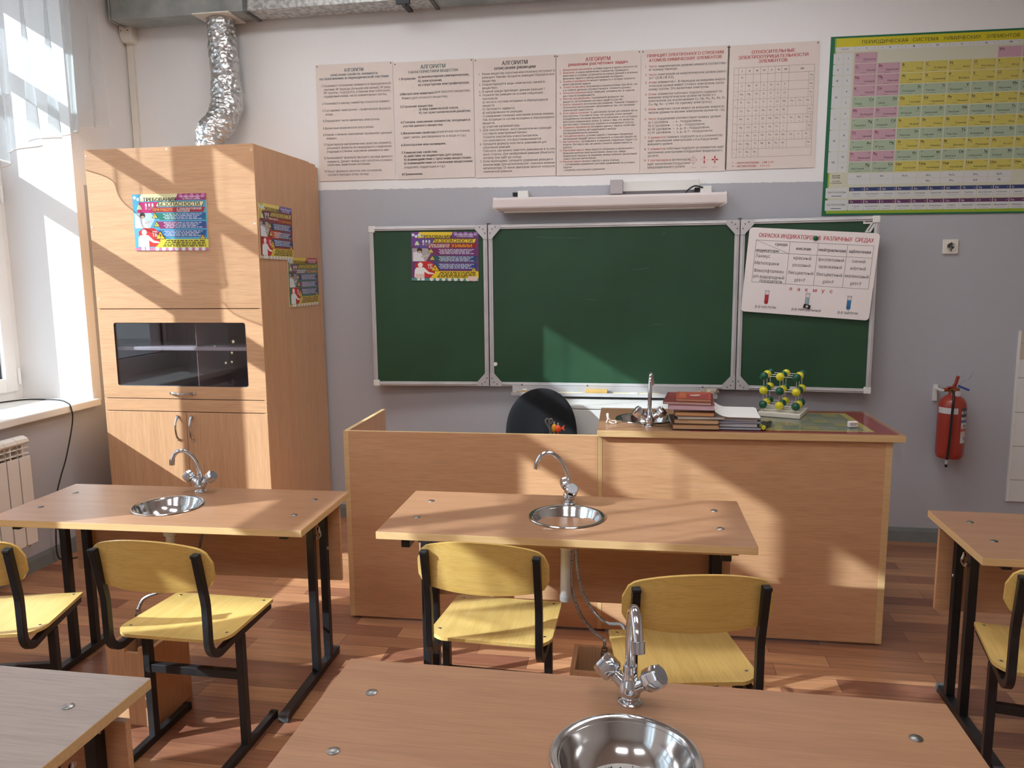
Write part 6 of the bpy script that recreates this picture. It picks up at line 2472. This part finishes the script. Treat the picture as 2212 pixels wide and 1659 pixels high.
# ---------------------------------------------------------------- fire extinguisher, socket, radiator, cord
def build_wall_things():
    cx, cy = 3.453, -.098
    t = thing('fire_extinguisher', 'red fire extinguisher hanging on the wall right of the demonstration desk', 'extinguisher', (cx, cy, .54))
    RED = mottled('red_enamel', (152, 50, 38), (162, 58, 44), nscale=3, rough=.3)
    part('cylinder', MB().lathe([(.050, .552), (.064, .545), (.072, .562), (.0735, .580), (.0735, .845), (.070, .868), (.058, .888), (.038, .903), (.026, .910), (.022, .922), (0, .922)], 40, 0, Matrix.Translation((cx, cy, 0))), RED, t)

    def band(name, a0, a1, z0, z1, cols, r=.0740):
        b = MB()
        n = 12
        for k in range(len(cols)):
            za, zb = z1 - (z1 - z0) * k / len(cols), z1 - (z1 - z0) * (k + 1) / len(cols)
            v = []
            for i in range(n + 1):
                a = R(a0 + (a1 - a0) * i / n)
                v += [(cx + r * math.cos(a), cy + r * math.sin(a), za), (cx + r * math.cos(a), cy + r * math.sin(a), zb)]
            b.add(v, [(2 * i, 2 * i + 1, 2 * i + 3, 2 * i + 2) for i in range(n)], k, True)
        return part(name, b, [flat(c, .45) for c in cols], t)
    W0, B0 = (206, 204, 204), (48, 44, 46)
    band('date_label', 185, 275, .808, .842, [W0])
    o = band('instruction_label', 292, 372, .640, .842, [(70, 66, 66), W0, (70, 66, 66), W0, (64, 96, 150), W0, (196, 190, 186), (186, 92, 66), (206, 190, 180), (200, 198, 196), (206, 204, 202), W0])
    b = MB()
    for k, (a, z) in enumerate(((300, .818), (316, .818), (334, .818), (300, .792), (322, .792), (344, .792), (306, .74), (330, .74), (310, .668), (326, .655), (344, .668))):
        for q in range(2):
            aa, bb = R(a + q * 6), R(a + q * 6 + 4)
            r = .0743
            b.add([(cx + r * math.cos(aa), cy + r * math.sin(aa), z - .007), (cx + r * math.cos(bb), cy + r * math.sin(bb), z - .007), (cx + r * math.cos(bb), cy + r * math.sin(bb), z + .007), (cx + r * math.cos(aa), cy + r * math.sin(aa), z + .007)], [(0, 1, 2, 3)], 0)
    b.build('printed_marks', flat((52, 48, 50), .5), o)
    hd = MB()
    hd.cyl((cx, cy, .915), (cx, cy, .950), .022, n=20)
    hd.cyl((cx - .05, cy, .938), (cx + .03, cy, .938), .011, n=14)
    part('valve_head', hd, mottled('valve_brass', (150, 90, 52), (176, 110, 66), nscale=16, rough=.35, metal=.5), t)
    part('carry_handle', MB().bar([(cx - .048, cy, .935), (cx - .03, cy - .01, .955), (cx + .010, cy - .012, .958)], (0, 1, 0), .026, .006), RED, t, .001)
    part('squeeze_lever', MB().bar([(cx - .004, cy, .950), (cx + .004, cy - .015, .975), (cx + .012, cy - .022, 1.020)], (0, 1, 0), .026, .010), RED, t, .001)
    part('safety_tag', MB().bar([(cx + .020, cy - .01, .962), (cx + .075, cy - .02, .940)], (0, 1, 0), .014, .012), flat((48, 70, 140), .4), t, .002)
    w_ = MB()
    w_.tube(spline([(cx + .022, cy - .01, .962), (cx + .045, cy - .01, .988), (cx + .075, cy - .005, 1.000), (cx + .105, cy + .01, 1.045)], 6), .0010, 6)
    part('seal_wire', w_, M_DARKSTEEL, t)
    g = MB()
    g.lathe([(.017, 0), (.017, .012), (0, .012)], 18, 0, Matrix.Translation((cx + .012, cy - .022, .920)) @ Matrix.Rotation(PI / 2, 4, 'X'))
    part('gauge', g, M_CHROME, t)
    h = MB()
    h.tube(spline([(cx - .012, cy - .018, .935), (cx - .020, cy - .062, .925), (cx - .028, cy - .088, .880), (cx - .030, cy - .086, .80), (cx - .034, cy - .086, .66), (cx - .040, cy - .084, .545)], 8), .0068, 12)
    part('hose', h, flat((30, 24, 24), .5), t)
    n = MB()
    n.cyl((cx - .040, cy - .084, .548), (cx - .0415, cy - .084, .522), .0088, n=14)
    part('nozzle', n, flat((170, 170, 172), .4), t)
    n2 = MB()
    n2.cyl((cx - .0415, cy - .084, .522), (cx - .0425, cy - .084, .505), .0080, .0065, 14)
    part('nozzle_tip', n2, M_RUBBER, t)
    br = MB()
    br.box(cx - .075, cx - .055, -.015, 0, .86, .955)
    br.box(cx - .072, cx - .058, cy, -.014, .930, .940)
    br.box(cx - .062, cx, cy - .004, cy + .004, .930, .940)
    part('wall_bracket', br, M_WPL, t)

    s = thing('wall_socket', 'cream wall socket right of the chalkboard', 'socket', (3.418, 0, 1.747))
    part('face_plate', MB().box(3.377, 3.459, -.012, 0, 1.706, 1.788), M_CREAM, s, .004, 3)
    b = MB()
    b.lathe([(.026, 0), (.026, .006), (.022, .006), (.020, -.004), (0, -.004)], 28, 0, Matrix.Translation((3.418, -.012, 1.747)) @ Matrix.Rotation(PI / 2, 4, 'X'))
    part('outlet', b, M_CREAM, s)
    c = MB()
    for dx in (-.009, .009):
        c.cyl((3.418 + dx, -.012, 1.747), (3.418 + dx, -.0085 - .0005, 1.747), .004, n=10)
    c.box(3.4155, 3.4205, -.0185, -.010, 1.722, 1.735)
    c.box(3.4155, 3.4205, -.0185, -.010, 1.759, 1.772)
    c.cyl((3.411, -.0082, 1.757), (3.411, -.0186, 1.757), .006, n=10)
    part('contacts', c, flat((72, 64, 60), .4), s)

    r = thing('radiator', 'white sectional aluminium radiator under the window', 'radiator', (-1.56, -1.85, .16))
    RW = mottled('radiator_enamel', (224, 216, 206), (230, 222, 213), nscale=2, rough=.35)
    x0, x1 = -1.600, -1.500
    for k in range(15):
        ya = -1.285 - .080 * (k + 1)
        yb = ya + .0795
        ym = (ya + yb) / 2
        b = MB()
        # front leaf, web, back leaf
        b.box(x1 - .010, x1, ya + .004, yb - .003, .215, .690)
        b.box(x0, x1 - .010, ym - .004, ym + .004, .20, .76)
        b.box(x0, x0 + .008, ya + .006, yb - .006, .20, .76)
        # rounded crown on top
        out = [(x0 - .002, .752), (x0 + .010, .776), (x0 + .045, .794), (x1 - .030, .796), (x1 - .006, .784), (x1 + .002, .766), (x1 - .004, .756), (x1 - .035, .764), (x0 + .040, .764)]
        b.prism(out, -yb + .001, -ya - .001, 0, Matrix(((1, 0, 0, 0), (0, 0, -1, 0), (0, 1, 0, 0), (0, 0, 0, 1))))
        for zz in (.705, .735):
            b.box(x0 + .01, x1 - .004, ya + .004, yb - .003, zz - .003, zz + .003)
        for (yy0, yy1) in ((ya + .010, ya + .032), (yb - .034, yb - .012)):
            b.box(x0 + .02, x1 - .014, yy0, yy0 + .003, .24, .755)
        b.cyl((x0 + .05, ya, .225), (x0 + .05, yb, .225), .018, n=12)
        b.cyl((x0 + .05, ya, .745), (x0 + .05, yb, .745), .018, n=12)
        o = part('section', b, RW, r, .0015)
    br = MB()
    for yy in (-1.5, -2.2):
        br.box(XL + .001, x0, yy - .012, yy + .012, .70, .73)
    part('wall_bracket', br, RW, r)
    pipe = MB()
    pipe.tube(spline([(x0 + .05, -2.485, .225), (x0 + .05, -2.56, .225), (x0 + .04, -2.60, .20), (x0 + .04, -2.60, .0)], 6), .013, 12)
    pipe.tube(spline([(x0 + .05, -2.485, .745), (x0 + .05, -2.60, .745), (x0 + .02, -2.66, .72), (x0 + .02, -2.66, .0)], 6), .013, 12)
    part('supply_pipe', pipe, M_WPL, r)

    c = thing('black_cable', 'thin black cable lying over the window sill and hanging to the floor', 'cable', (-1.595, -.86, .5))
    b = MB()
    z = Z_SILL + .0045
    b.tube(spline([(-2.10, -.83, z), (-2.035, -.704, z), (-1.932, -.675, z), (-1.787, -.695, z), (-1.66, -.79, z), (-1.608, -.838, z - .001), (-1.592, -.848, .862), (-1.588, -.847, .815), (-1.588, -.868, .736), (-1.592, -.925, .583), (-1.596, -.974, .486), (-1.600, -1.016, .375), (-1.602, -1.04, .20), (-1.600, -1.05, .05), (-1.58, -1.02, .008), (-1.50, -.92, .006), (-1.42, -.89, .006)], 8), .0040, 8)
    part('cable', b, M_RUBBER, c)


build_desks()
build_chairs()
build_boxes()
build_teacher()
build_mat()
build_books()
build_lattice()
build_small()
build_office()
build_wall_things()
